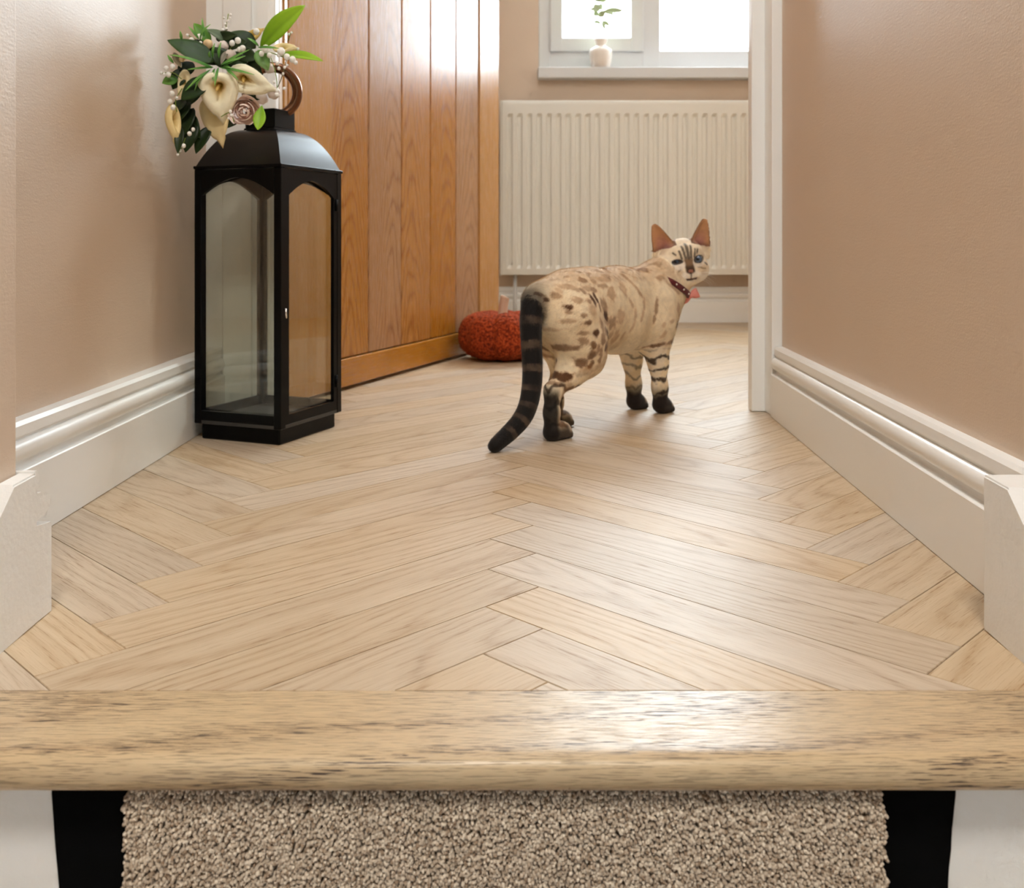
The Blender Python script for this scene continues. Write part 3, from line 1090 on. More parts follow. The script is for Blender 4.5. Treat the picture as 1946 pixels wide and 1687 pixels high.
def leaf(name, base, tip, width, nrm, c0, c1, bend=0.15, fold=0.25, pw=0.85, parent=None, twist=0.0):
    base, tip = Vector(base), Vector(tip)
    ax = tip - base
    L = ax.length
    ax.normalize()
    nrm = Vector(nrm)
    nrm = (nrm - ax * nrm.dot(ax)).normalized()
    sd = ax.cross(nrm)
    NL, NW = 14, 6
    vs, fs, cs = [], [], []
    for j in range(NL + 1):
        t = j / NL
        wd = width * 0.5 * math.sin(math.pi * t ** pw) ** 0.8 if 0 < t < 1 else 0.0002
        for i in range(NW + 1):
            s = -1 + 2 * i / NW
            p = base + ax * L * t + sd * wd * s * math.cos(twist * t) + nrm * (bend * L * math.sin(math.pi * t) * 0.5 + fold * wd * abs(s) + wd * s * math.sin(twist * t))
            vs.append(p)
            vein = 0.8 if abs(s) < 0.01 else 1.0
            cs.append(tuple(x * vein for x in lerp(c0, c1, t)[:3]))
    for j in range(NL):
        for i in range(NW):
            a = j * (NW + 1) + i
            fs.append([a, a + 1, a + NW + 2, a + NW + 1])
    o = mesh_obj(name, vs, fs, M['leaf'], parent or bq, True)
    set_vcol(o, cs)
    sm = o.modifiers.new('thickness', 'SOLIDIFY')
    sm.thickness = 0.0005
    return o


BG0, BG1 = S(112, 158, 18), S(150, 192, 44)
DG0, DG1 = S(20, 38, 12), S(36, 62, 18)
MG0, MG1 = S(66, 112, 40), S(110, 160, 70)
leaf('leaf', P(494, 92, 1.53), P(580, 10, 1.50), 0.0370, (0.2, -0.9, 0.45), BG0, BG1, 0.10, 0.22, 0.95)
leaf('leaf', P(530, 104, 1.52), P(614, 116, 1.49), 0.0190, (0, -0.75, 0.65), BG0, BG1, 0.12, 0.2, 0.9)
leaf('leaf', P(498, 200, 1.47), P(490, 247, 1.455), 0.0185, (0.1, -1, 0.1), BG0, BG1, 0.1, 0.2, 1.25)
leaf('leaf', P(405, 118, 1.48), P(318, 76, 1.47), 0.0400, (0.1, -0.75, 0.65), DG1, S(46, 78, 24), 0.10, 0.12, 0.75)
leaf('leaf', P(395, 150, 1.475), P(344, 190, 1.465), 0.0300, (0.1, -0.95, 0.2), DG0, DG1, 0.08, 0.15, 0.8)
leaf('leaf', P(440, 84, 1.53), P(392, 56, 1.52), 0.0170, (0, -0.8, 0.55), S(70, 88, 62), S(96, 116, 84), 0.2, 0.2)
leaf('leaf', P(486, 92, 1.535), P(440, 60, 1.53), 0.0290, (0.1, -0.85, 0.5), DG0, DG1, 0.2, 0.1)
leaf('leaf', P(400, 84, 1.52), P(368, 44, 1.52), 0.0200, (0.2, -0.9, 0.3), S(60, 110, 22), S(96, 150, 40), 0.1, 0.25)
leaf('leaf', P(338, 150, 1.478), P(308, 158, 1.470), 0.0180, (0.1, -0.9, 0.3), MG0, MG1, 0.15, 0.2)
leaf('leaf', P(490, 95, 1.50), P(510, 134, 1.49), 0.0230, (0.1, -0.9, 0.2), S(92, 134, 66), S(122, 160, 86), 0.1, 0.2, 0.8)
leaf('leaf', P(432, 96, 1.50), P(420, 122, 1.478), 0.0090, (0, -1, 0.2), S(110, 104, 88), S(140, 132, 116), 0.1, 0.2)
leaf('leaf', P(330, 100, 1.49), P(345, 128, 1.475), 0.0110, (0, -1, 0.2), S(130, 118, 92), S(150, 138, 110), 0.1, 0.2)
# dark filler foliage
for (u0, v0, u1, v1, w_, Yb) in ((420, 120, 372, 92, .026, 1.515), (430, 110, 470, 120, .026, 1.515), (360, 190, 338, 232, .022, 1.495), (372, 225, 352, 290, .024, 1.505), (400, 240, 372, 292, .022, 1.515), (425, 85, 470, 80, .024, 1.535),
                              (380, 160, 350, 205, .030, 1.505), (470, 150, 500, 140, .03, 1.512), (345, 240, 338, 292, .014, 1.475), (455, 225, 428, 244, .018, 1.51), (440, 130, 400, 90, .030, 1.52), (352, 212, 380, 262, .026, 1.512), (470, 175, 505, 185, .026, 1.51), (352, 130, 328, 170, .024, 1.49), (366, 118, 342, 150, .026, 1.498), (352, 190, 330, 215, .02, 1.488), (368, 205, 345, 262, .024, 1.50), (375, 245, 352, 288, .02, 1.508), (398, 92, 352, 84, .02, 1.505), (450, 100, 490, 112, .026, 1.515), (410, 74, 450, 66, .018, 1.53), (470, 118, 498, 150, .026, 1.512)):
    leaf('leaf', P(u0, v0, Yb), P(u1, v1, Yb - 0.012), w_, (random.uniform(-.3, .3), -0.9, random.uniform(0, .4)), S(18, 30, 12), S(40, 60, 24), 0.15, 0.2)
# grassy blades
for (u0, v0, u1, v1) in ((405, 128, 330, 104), (402, 130, 322, 104), (400, 132, 352, 172), (398, 134, 358, 166), (395, 134, 370, 172), (405, 128, 356, 132), (420, 124, 474, 94), (424, 126, 466, 106), (418, 128, 484, 142), (415, 128, 408, 164), (408, 130, 405, 154),
                         (420, 124, 455, 112), (400, 110, 398, 98), (388, 70, 384, 34), (380, 78, 400, 46), (378, 74, 358, 50), (345, 76, 342, 58), (404, 110, 408, 82), (416, 110, 420, 80), (492, 88, 470, 72), (490, 90, 530, 92), (430, 132, 453, 152), (330, 120, 318, 104), (425, 125, 440, 130)):
    leaf('grass_blade', P(u0, v0, 1.465), P(u1, v1, 1.455 + random.uniform(-.006, .01)), 0.0042, (random.uniform(-.3, .3), -0.9, 0.4), S(58, 120, 44), S(132, 186, 92), random.uniform(0.05, 0.3), 0.3, 0.8)


def sprig(pts_uvY, berries, c=S(120, 140, 50), br=0.0032):
    pts = catmull([P(*q) for q in pts_uvY], 4)
    gv, gf = tube_geo(pts, 0.0007, 6)
    o = mesh_obj('berry_sprig', gv, gf, M['leaf'], bq, True)
    set_vcol(o, [c] * len(gv))
    for (u, v, Y, r) in berries:
        bv_, bf_ = sphere_geo(P(u, v, Y), r, 10, 7, (1, 1, 1.1))
        b = mesh_obj('berry', bv_, bf_, M['petal'], o, True)
        set_vcol(b, [S(242, 240, 234)] * len(bv_))
    return o


sprig([(345, 150, 1.475), (328, 138, 1.468), (304, 140, 1.462)], [(316, 130, 1.463, .0038), (328, 127, 1.464, .0042), (320, 142, 1.463, .004), (312, 141, 1.462, .0022), (306, 138, 1.462, .0018)])
sprig([(346, 168, 1.475), (334, 190, 1.466), (336, 212, 1.462)], [(327, 178, 1.463, .0042), (323, 193, 1.463, .0038), (329, 204, 1.462, .0042), (336, 186, 1.463, .0024)])
sprig([(352, 262, 1.48), (346, 280, 1.470), (338, 297, 1.465)], [(349, 277, 1.466, .0034), (342, 286, 1.466, .0025), (338, 294, 1.465, .0022), (360, 254, 1.47, .0035), (367, 246, 1.474, .003)])
sprig([(400, 96, 1.51), (380, 80, 1.50), (356, 66, 1.50)], [(364, 76, 1.495, .004), (379, 70, 1.495, .0045), (381, 82, 1.49, .003), (356, 67, 1.50, .0025)])
sprig([(420, 100, 1.52), (428, 60, 1.53), (434, 26, 1.53)], [(433, 40, 1.53, .0022), (438, 28, 1.53, .0022), (428, 46, 1.53, .0022), (425, 34, 1.53, .002), (437, 34, 1.53, .0018), (430, 55, 1.53, .0025), (423, 57, 1.53, .0025)])
sprig([(430, 104, 1.50), (442, 86, 1.495), (454, 74, 1.495)], [(441, 82, 1.49, .0045), (452, 77, 1.49, .0048), (461, 92, 1.492, .0048), (455, 94, 1.492, .004)])
sprig([(486, 98, 1.50), (515, 100, 1.49), (560, 118, 1.485)], [(505, 93, 1.485, .006), (497, 102, 1.485, .0042), (512, 105, 1.484, .004), (534, 98, 1.484, .0062), (545, 108, 1.483, .0048), (556, 113, 1.483, .005), (562, 119, 1.483, .003), (487, 60, 1.54, .005), (530, 105, 1.484, .003)])
sprig([(515, 110, 1.49), (525, 145, 1.48), (527, 185, 1.478)], [(527, 120, 1.482, .003), (530, 130, 1.48, .0026), (527, 172, 1.478, .0032), (526, 180, 1.478, .0034), (540, 168, 1.48, .0024), (521, 156, 1.48, .0024)])
sprig([(545, 112, 1.485), (536, 145, 1.482), (528, 165, 1.48)], [(541, 128, 1.482, .0022), (546, 124, 1.482, .002), (538, 140, 1.482, .002)], S(108, 96, 40))
sprig([(445, 232, 1.462), (437, 214, 1.46), (420, 222, 1.458)], [(438, 212, 1.458, .0026), (440, 219, 1.458, .0026), (434, 225, 1.458, .0018)])
sprig([(548, 78, 1.56), (552, 64, 1.55), (556, 60, 1.55)], [(549, 65, 1.55, .002), (554, 62, 1.55, .0018), (566, 93, 1.54, .0022)])
# pale hydrangea heads behind the lilies
for (u, v, Y, r) in ((424, 88, 1.52, .0085), (438, 104, 1.50, .0085), (395, 84, 1.50, .0075), (520, 176, 1.50, .010), (498, 186, 1.505, .010), (362, 215, 1.51, .008), (512, 130, 1.51, .008), (346, 112, 1.476, .0045)):
    vs, fs = sphere_geo(P(u, v, Y), r, 14, 10)
    vs = [Vector(p) + (Vector(p) - P(u, v, Y)) * 0.16 * mnoise.noise(Vector(p) * 260) for p in vs]
    o = mesh_obj('blossom', vs, fs, M['petal'], bq, True)
    set_vcol(o, [S(232, 204, 160) if v in (84, 112) else S(226, 212, 204)] * len(vs))

# ================================================================== PUMPKIN
PC = Vector((-0.0254, 2.615, 0))
tp = NT('rust_chenille')
pv = tp.obj()
pn = tp.n('ShaderNodeTexVoronoi', {'Vector': tp.vmul(pv, (1, 1, 0.7)), 'Scale': 190.0}).outputs['Distance']
pn2 = tp.noise(pv, 160.0, 4, 0.6)
pcf = tp.math('ADD', tp.math('MULTIPLY', pn, -0.5), tp.math('MULTIPLY', pn2, 1.1))
tp.set(Base_Color=tp.ramp(pcf, [(0.12, S(104, 34, 14)), (0.34, S(158, 60, 26)), (0.58, S(196, 86, 42))]), Roughness=0.85)
tp.b.inputs['Specular IOR Level'].default_value = 0.15
tp.b.inputs['Sheen Weight'].default_value = 0.35
tp.b.inputs['Sheen Tint'].default_value = S(220, 130, 80)
tp.set(Normal=tp.bump(pcf, 0.9, 0.004))
M['chenille'] = tp.m
M['stem'] = plain('pale_felt_stem', S(206, 176, 152), 0.8, nscale=200, nstr=0.3)
pump = empty('plush_pumpkin', PC)
tag(pump, 'rust orange chenille plush pumpkin with pale stem beside the oak door', 'pumpkin')
NU, NV = 220, 90
vs, fs = [], []
for j in range(NV + 1):
    th = math.pi * j / NV
    for i in range(NU):
        ph = 2 * math.pi * i / NU + 0.28
        lobe = abs(math.sin(ph * 3.5)) ** 0.45
        rr = 0.1185 * (0.85 + 0.15 * lobe)
        sx = math.sin(th)
        rad_ = rr * (abs(sx) ** 0.62)
        z = 0.066 + 0.066 * (1 if math.cos(th) > 0 else -1) * abs(math.cos(th)) ** 0.8 * (0.90 + 0.10 * lobe)
        # dimple at the top
        z -= 0.020 * math.exp(-(rad_ / 0.030) ** 2) if th < math.pi / 2 else 0
        p = Vector((rad_ * math.cos(ph), rad_ * math.sin(ph), z))
        nz = mnoise.noise(p * 210) * 0.0022 + mnoise.noise(p * 90) * 0.0014
        d = Vector((math.cos(ph) * sx, math.sin(ph) * sx, math.cos(th)))
        p += d * nz
        p.z = max(p.z, 0.0006)
        vs.append(PC + p)
for j in range(NV):
    for i in range(NU):
        a, b = j * NU + i, j * NU + (i + 1) % NU
        fs.append([a, a + NU, b + NU, b])
mesh_obj('body', vs, fs, M['chenille'], pump, True)
spt = [PC + Vector((0, 0, 0.100)), PC + Vector((0.001, 0, 0.128)), PC + Vector((0.003, 0, 0.150)), PC + Vector((0.006, -0.002, 0.166)), PC + Vector((0.007, -0.002, 0.169))]
gv, gf = tube_geo(catmull(spt, 4), [0.0150 - 0.0025 * min(1, i / 6) - (0.004 if i == 15 else 0) - (0.009 if i == 16 else 0) for i in range(17)], 14)
mesh_obj('stem', gv, gf, M['stem'], pump, True)

# ================================================================== VASE on the sill
VC = Vector(((1141.5 - CX) / F_PX * 3.782, 3.782, 0.9897))
vase = empty('bud_vase', VC)
tag(vase, 'small pale pink ceramic bud vase with a leafy sprig on the sill', 'vase')
pr = [(0.030, 0.0), (0.036, 0.003), (0.040, 0.02), (0.0435, 0.045), (0.0445, 0.062), (0.041, 0.073), (0.030, 0.080), (0.019, 0.085), (0.0175, 0.090), (0.021, 0.100), (0.0255, 0.110), (0.0255, 0.1115), (0.0225, 0.111), (0.015, 0.095), (0.013, 0.06)]
gv, gf = lathe_geo(pr, VC, 36)
mesh_obj('body', gv, gf, M['ceramic'], vase, True)
st = [VC + Vector((0, 0, 0.07)), VC + Vector((0.002, 0, 0.15)), VC + Vector((-0.006, 0, 0.22)), VC + Vector((-0.002, 0, 0.30)), VC + Vector((0.004, 0, 0.36))]
gv, gf = tube_geo(catmull(st, 5), 0.0011, 6)
so = mesh_obj('stem', gv, gf, M['leaf'], vase, True)
set_vcol(so, [S(150, 160, 120)] * len(gv))


def VP(u, v, dy=0.0):
    return P(u, v, 3.775 + dy)


for (u0, v0, u1, v1, w_) in ((1143, 44, 1126, 42, .020), (1143, 40, 1160, 50, .020), (1144, 42, 1150, 58, .014), (1140, 20, 1120, 18, .026), (1138, 24, 1128, 30, .03), (1139, 22, 1148, 32, .034), (1146, 22, 1186, 20, .026), (1148, 24, 1170, 30, .016), (1138, 8, 1132, 20, .034), (1136, 10, 1146, 18, .03), (1138, 2, 1154, 0, .022),
                             (1136, 34, 1112, 36, .008), (1158, 54, 1172, 56, .008), (1150, 6, 1168, 9, .008), (1138, 4, 1130, -14, .03), (1140, -4, 1160, -22, .03), (1138, -20, 1120, -34, .03)):
    leaf('leaf', VP(u0, v0), VP(u1, v1, random.uniform(-.02, .02)), w_, (random.uniform(-.4, .4), -0.8, random.uniform(.1, .5)), S(150, 162, 120), S(176, 186, 150), 0.1, 0.2, 0.9, vase)
# ================================================================== CAT
CO = np.array([0.070, 1.607])
ct_ = np.array([0.646, 0.764]); ct_ /= np.linalg.norm(ct_)
cn_ = np.array([ct_[1], -ct_[0]])


def B(s, n, z):
    p = CO + s * ct_ + n * cn_
    return np.array([p[0], p[1], z])


def Pn(u, v, Y):
    return np.array(P(u, v, Y))


VOX = 0.0022
bx0 = np.array([-0.045, 1.44, -0.004])
bx1 = np.array([0.405, 1.985, 0.385])
dims = np.ceil((bx1 - bx0) / VOX).astype(int) + 1
D = np.full(dims, 0.2, dtype=np.float32)
gx = [bx0[i] + VOX * np.arange(dims[i]) for i in range(3)]


def sub(lo, hi):
    a = np.maximum(0, np.floor((lo - bx0) / VOX).astype(int))
    b = np.minimum(dims, np.ceil((hi - bx0) / VOX).astype(int) + 1)
    sl = tuple(slice(a[i], b[i]) for i in range(3))
    X, Y, Z = np.meshgrid(gx[0][sl[0]], gx[1][sl[1]], gx[2][sl[2]], indexing='ij')
    return sl, np.stack([X, Y, Z], -1).astype(np.float32)


def smin(a, b, k):
    h = np.maximum(k - np.abs(a - b), 0) / k
    return np.minimum(a, b) - h * h * k * 0.25


def cone(pa, ra, pb, rb, k=0.02):
    """round cone (capsule with two radii) joined smoothly to the body"""
    pa, pb = np.asarray(pa, np.float32), np.asarray(pb, np.float32)
    m = max(ra, rb) + k + 0.012
    sl, q = sub(np.minimum(pa, pb) - m, np.maximum(pa, pb) + m)
    ab = pb - pa
    t = np.clip(((q - pa) @ ab) / max(1e-9, float(ab @ ab)), 0, 1)
    d = np.linalg.norm(q - pa - t[..., None] * ab, axis=-1) - (ra + (rb - ra) * t)
    D[sl] = smin(D[sl], d, k)


def chain(pts, k=0.02):
    for (a, ra), (b, rb) in zip(pts[:-1], pts[1:]):
        cone(a, ra, b, rb, k)


def ellip(c, R, rad, k=0.015, cut=False):
    """ellipsoid with axes in the rows of R"""
    c = np.asarray(c, np.float32)
    rad = np.asarray(rad, np.float32)
    m = rad.max() + k + 0.012
    sl, q = sub(c - m, c + m)
    l = (q - c) @ np.asarray(R, np.float32).T
    k0 = np.linalg.norm(l / rad, axis=-1)
    k1 = np.linalg.norm(l / (rad * rad), axis=-1)
    d = k0 * (k0 - 1) / np.maximum(k1, 1e-6)
    if cut:
        D[sl] = -smin(-D[sl], d, k)
    else:
        D[sl] = smin(D[sl], d, k)


# trunk
chain([(B(-0.001, 0, 0.207), 0.0520), (B(0.045, 0, 0.2125), 0.053), (B(0.10, 0, 0.2165), 0.050), (B(0.18, 0, 0.2195), 0.048), (B(0.262, 0.003, 0.2205), 0.0455)], 0.03)
chain([(B(0.03, 0, 0.185), 0.048), (B(0.10, 0, 0.180), 0.051), (B(0.18, 0, 0.174), 0.051), (B(0.255, 0.002, 0.176), 0.050), (B(0.295, 0.006, 0.190), 0.046)], 0.03)
# neck and throat
chain([(B(0.262, 0.004, 0.224), 0.044), (B(0.310, 0.012, 0.246), 0.037), (B(0.338, 0.020, 0.266), 0.031)], 0.022)
chain([(B(0.295, 0.010, 0.196), 0.044), (B(0.326, 0.020, 0.230), 0.034), (B(0.345, 0.026, 0.262), 0.027)], 0.022)
# haunches and hind legs
for sgn, s0_, kn in ((1, 0.0, 0.0), (-1, 0.083, 0.02)):
    chain([(B(0.004 + s0_ * 0.35, 0.030 * sgn, 0.192), 0.045), (B(0.026 + s0_ * 0.45, 0.034 * sgn, 0.150), 0.0395), (B(0.038 + s0_ * 0.6, 0.036 * sgn, 0.122), 0.029)], 0.025)
    chain([(B(0.030 + s0_ * 0.6, 0.035 * sgn, 0.128), 0.031), (B(0.004 + s0_ * 0.8, 0.031 * sgn, 0.105), 0.021), (B(-0.036 + s0_, 0.027 * sgn, 0.078), 0.0135)], 0.02)
    chain([(B(-0.040 + s0_, 0.027 * sgn, 0.080), 0.0130), (B(-0.043 + s0_, 0.028 * sgn, 0.045), 0.0118), (B(-0.044 + s0_, 0.029 * sgn, 0.0135), 0.0130)], 0.012)
    chain([(B(-0.042 + s0_, 0.029 * sgn, 0.0125), 0.0125), (B(-0.024 + s0_, 0.030 * sgn, 0.0135), 0.0135), (B(-0.014 + s0_, 0.030 * sgn, 0.0125), 0.0125)], 0.010)
    for tn in (-0.0095, -0.0032, 0.0032, 0.0095):
        cone(B(-0.018 + s0_, 0.030 * sgn + tn, 0.0115), 0.0062, B(-0.0075 + s0_ - abs(tn) * 0.3, 0.030 * sgn + tn * 1.1, 0.0062), 0.0060, 0.004)
# forelegs
for sgn, nn_, ds in ((1, 0.0330, 0.0), (-1, 0.0255, 0.002)):
    chain([(B(0.262, 0.030 * sgn, 0.205), 0.032), (B(0.258 + ds, (nn_ + 0.001) * sgn, 0.165), 0.030), (B(0.262 + ds, nn_ * sgn, 0.125), 0.0225)], 0.025)
    chain([(B(0.262 + ds, nn_ * sgn, 0.128), 0.0225), (B(0.270 + ds, nn_ * sgn, 0.095), 0.0170), (B(0.276 + ds, nn_ * sgn, 0.048), 0.0128), (B(0.278 + ds, nn_ * sgn, 0.020), 0.0126)], 0.015)
    chain([(B(0.277 + ds, nn_ * sgn, 0.015), 0.0135), (B(0.290 + ds, nn_ * sgn, 0.0135), 0.0135), (B(0.300 + ds, nn_ * sgn, 0.0115), 0.0115)], 0.010)
    for tn in (-0.0095, -0.0032, 0.0032, 0.0095):
        cone(B(0.294 + ds, nn_ * sgn + tn, 0.0115), 0.0062, B(0.3045 + ds - abs(tn) * 0.3, nn_ * sgn + tn * 1.1, 0.0062), 0.0060, 0.004)
# tail
tail_pts = [(B(-0.022, 0.0, 0.226), 0.020), (Pn(1016, 574, 1.562), 0.0175), (Pn(1009, 610, 1.548), 0.0162), (Pn(1010, 655, 1.538), 0.0150), (Pn(1012, 700, 1.530), 0.0146), (Pn(1010, 738, 1.522), 0.0140), (Pn(1003, 772, 1.512), 0.0132), (Pn(990, 798, 1.502), 0.0126), (Pn(968, 822, 1.488), 0.0116), (Pn(948, 840, 1.474), 0.0098), (Pn(938, 849, 1.466), 0.0078)]
tail_c = catmull([Vector(p) for p, r in tail_pts], 3)
tail_r = np.interp(np.arange(len(tail_c)) / 3.0, np.arange(len(tail_pts)), [r for p, r in tail_pts])
for i in range(len(tail_c) - 1):
    cone(np.array(tail_c[i]), tail_r[i], np.array(tail_c[i + 1]), tail_r[i + 1], 0.022 if i < 3 else 0.006)

# ---- head
HC = Pn(1299.5, 498.5, 1.862)
hf = np.array([0.055, -0.985, -0.10]); hf /= np.linalg.norm(hf)
hr = np.cross(hf, [0, 0, 1]); hr = -hr / np.linalg.norm(hr)
hr = hr if hr[0] > 0 else -hr
hu = np.cross(hr, hf); hu = hu if hu[2] > 0 else -hu
ro = math.radians(6.3)
hr, hu = hr * math.cos(ro) + hu * math.sin(ro), hu * math.cos(ro) - hr * math.sin(ro)
HR = np.stack([hr, hu, hf])


def Hd(r, u, f):
    return HC + hr * r + hu * u + hf * f


ellip(Hd(0, 0.010, -0.008), HR, (0.0415, 0.0360, 0.0430), 0.012)
ellip(Hd(0, -0.015, 0.004), HR, (0.0430, 0.0300, 0.0330), 0.014)
for sg in (-1, 1):
    cone(Hd(0.024 * sg, -0.016, 0.004), 0.0200, Hd(0.016 * sg, -0.018, 0.020), 0.0165, 0.012)
    cone(Hd(0.0195 * sg, 0.022, 0.018), 0.0125, Hd(0.012 * sg, 0.022, 0.026), 0.010, 0.012)
    ellip(Hd(0.0085 * sg, -0.0195, 0.0385), HR, (0.0125, 0.0095, 0.0115), 0.005)
cone(Hd(0, 0.020, 0.026), 0.0130, Hd(0, -0.008, 0.0445), 0.0078, 0.012)
cone(Hd(0, -0.012, 0.022), 0.0200, Hd(0, -0.018, 0.034), 0.0140, 0.010)
ellip(Hd(0, -0.0085, 0.0480), HR, (0.0058, 0.0046, 0.0050), 0.005)
ellip(Hd(0, -0.0345, 0.0290), HR, (0.0135, 0.0085, 0.0115), 0.009)
# eye sockets: right one open, left one narrowed
EYE = [(-0.0225, 0.0078, 0.0288), (0.0215, 0.0078, 0.0270)]
ellip(Hd(0.0215, 0.0080, 0.0405), HR, (0.0088, 0.0066, 0.0085), 0.004, cut=True)
ellip(Hd(-0.0215, 0.0080, 0.0425), HR, (0.0105, 0.0034, 0.0078), 0.004, cut=True)
# mouth line
for sg in (-1, 1):
    ellip(Hd(0.0060 * sg, -0.0265, 0.0440), HR, (0.0058, 0.0011, 0.0070), 0.002, cut=True)


# ears: thin hollow shells
def ear(sg):
    b = np.array([0.0310 * sg, 0.0205, -0.006])
    t = np.array([0.0490 * sg, 0.0790, -0.010])
    base = Hd(*b); tip = Hd(*t)
    A = tip - base; L = np.linalg.norm(A); A /= L
    yawe = math.radians(18) * sg
    fwd = hf * math.cos(yawe) + hr * math.sin(yawe)
    fwd = fwd - A * (fwd @ A); fwd /= np.linalg.norm(fwd)
    W = np.cross(A, fwd)
    m = 0.034
    sl, q = sub(np.minimum(base, tip) - m, np.maximum(base, tip) + m)
    l = q - base
    h = (l @ A) / L
    x = l @ W
    f = l @ fwd
    hh = np.clip(h, -0.3, 1.0)
    w = 0.0225 * (1 - np.clip(hh, 0, 1)) ** 0.72 + 0.0035
    cup = 0.017 * (1 - 0.75 * np.clip(hh, 0, 1))
    f0 = -cup * (1 - np.clip(np.abs(x) / w, 0, 1.2) ** 2) + 0.004
    d1 = np.abs(f - f0) * 0.8 - 0.0023
    d2 = (np.abs(x) - w) * 0.8
    d3 = (h - 1.0) * L
    d4 = (-0.25 - h) * L
    d = np.maximum(np.maximum(d1, d2), np.maximum(d3, d4))
    D[sl] = smin(D[sl], d.astype(np.float32), 0.006)
    return base, A, L, fwd, W


ears = [ear(-1), ear(1)]

# ---- surface nets
sg_ = D < 0
c8 = [sg_[i:dims[0] - 1 + i, j:dims[1] - 1 + j, k:dims[2] - 1 + k] for i in (0, 1) for j in (0, 1) for k in (0, 1)]
cnt = sum(c.astype(np.int8) for c in c8)
act = (cnt > 0) & (cnt < 8)
ci = np.argwhere(act)
vid = np.full(act.shape, -1, dtype=np.int64)
vid[act] = np.arange(len(ci))
corn = np.array([(i, j, k) for i in (0, 1) for j in (0, 1) for k in (0, 1)])
vals = np.stack([D[ci[:, 0] + c[0], ci[:, 1] + c[1], ci[:, 2] + c[2]] for c in corn], 1)
acc = np.zeros((len(ci), 3)); num = np.zeros(len(ci))
for a in range(8):
    for b in range(a + 1, 8):
        if np.abs(corn[a] - corn[b]).sum() != 1: continue
        va_, vb_ = vals[:, a], vals[:, b]
        m_ = (va_ < 0) != (vb_ < 0)
        t_ = np.where(m_, va_ / np.where(m_, va_ - vb_, 1), 0)
        pt = corn[a] + t_[:, None] * (corn[b] - corn[a])
        acc[m_] += pt[m_]; num[m_] += 1
cv_ = bx0 + VOX * (ci + acc / num[:, None])
quads = []
for ax in range(3):
    o1, o2 = [(1, 2), (2, 0), (0, 1)][ax]
    s_a = [slice(None)] * 3; s_b = [slice(None)] * 3
    s_a[ax] = slice(0, -1); s_b[ax] = slice(1, None)
    A_, B_ = sg_[tuple(s_a)], sg_[tuple(s_b)]
    ed = np.argwhere(A_ != B_)
    ok = (ed[:, o1] > 0) & (ed[:, o2] > 0) & (ed[:, o1] < dims[o1] - 1) & (ed[:, o2] < dims[o2] - 1)
    ed = ed[ok]
    ins = A_[ed[:, 0], ed[:, 1], ed[:, 2]]
    q = []
    for d1_, d2_ in ((0, 0), (-1, 0), (-1, -1), (0, -1)):
        e_ = ed.copy(); e_[:, o1] += d1_; e_[:, o2] += d2_
        q.append(vid[e_[:, 0], e_[:, 1], e_[:, 2]])
    q = np.stack(q, 1)
    q[~ins] = q[~ins][:, ::-1]
    quads.append(q[:, ::-1] if False else q)
quads = np.concatenate(quads)
quads = quads[(quads >= 0).all(1)]
# light smoothing of the voxel steps
for it in range(3):
    s_ = np.zeros_like(cv_); n_ = np.zeros(len(cv_))
    for a in range(4):
        i0, i1 = quads[:, a], quads[:, (a + 1) % 4]
        np.add.at(s_, i0, cv_[i1]); np.add.at(n_, i0, 1)
        np.add.at(s_, i1, cv_[i0]); np.add.at(n_, i1, 1)
    cv_ = cv_ * 0.5 + 0.5 * s_ / np.maximum(n_, 1)[:, None]
cv_[:, 2] = np.maximum(cv_[:, 2], 0.0008)

# normals
e_a = cv_[quads[:, 2]] - cv_[quads[:, 0]]; e_b = cv_[quads[:, 3]] - cv_[quads[:, 1]]
fn = np.cross(e_a, e_b)
vn = np.zeros_like(cv_)
for a in range(4): np.add.at(vn, quads[:, a], fn)
vn /= np.maximum(np.linalg.norm(vn, axis=1), 1e-9)[:, None]
if (vn * (cv_ - cv_.mean(0))).sum() < 0:
    quads = quads[:, ::-1]; vn = -vn

# ---- coat
def srgb(*c): return np.array([lin(x) for x in c])


def sst(a, b, x):
    t = np.clip((x - a) / (b - a), 0, 1)
    return t * t * (3 - 2 * t)


def fbm(p, sc, seed=0.0):
    return np.array([mnoise.fractal(Vector((a * sc + seed, b * sc, c * sc)), 0.7, 2.0, 3) for a, b, c in p])


rel = cv_[:, :2] - CO
cs_ = rel @ ct_
cnn = rel @ cn_
cz = cv_[:, 2]
nz1 = fbm(cv_, 35.0)
nz2 = fbm(cv_, 110.0, 3.3)
hl = (cv_ - HC) @ HR.T
hr_, hu_, hf_ = hl[:, 0], hl[:, 1], hl[:, 2]
is_head = (np.linalg.norm((hl - np.array([0, 0.004, 0.0])) / np.array([0.054, 0.05, 0.064]), axis=1) < 1.0) | ((hu_ > 0.030) & (np.linalg.norm(hl, axis=1) < 0.105) & (hf_ < 0.03) & (hf_ > -0.035))
# distance to the tail line
tl = np.array([list(p) for p in tail_c]); tdist = np.full(len(cv_), 9.0); tpar = np.zeros(len(cv_))
near_tail = np.where(cs_ < 0.02)[0]
dd = np.linalg.norm(cv_[near_tail][:, None, :] - tl[None], axis=2) - tail_r[None]
tdist[near_tail] = dd.min(1); tpar[near_tail] = dd.argmin(1) / (len(tl) - 1)
is_tail = (tdist < 0.0035) & (tpar > 0.06)

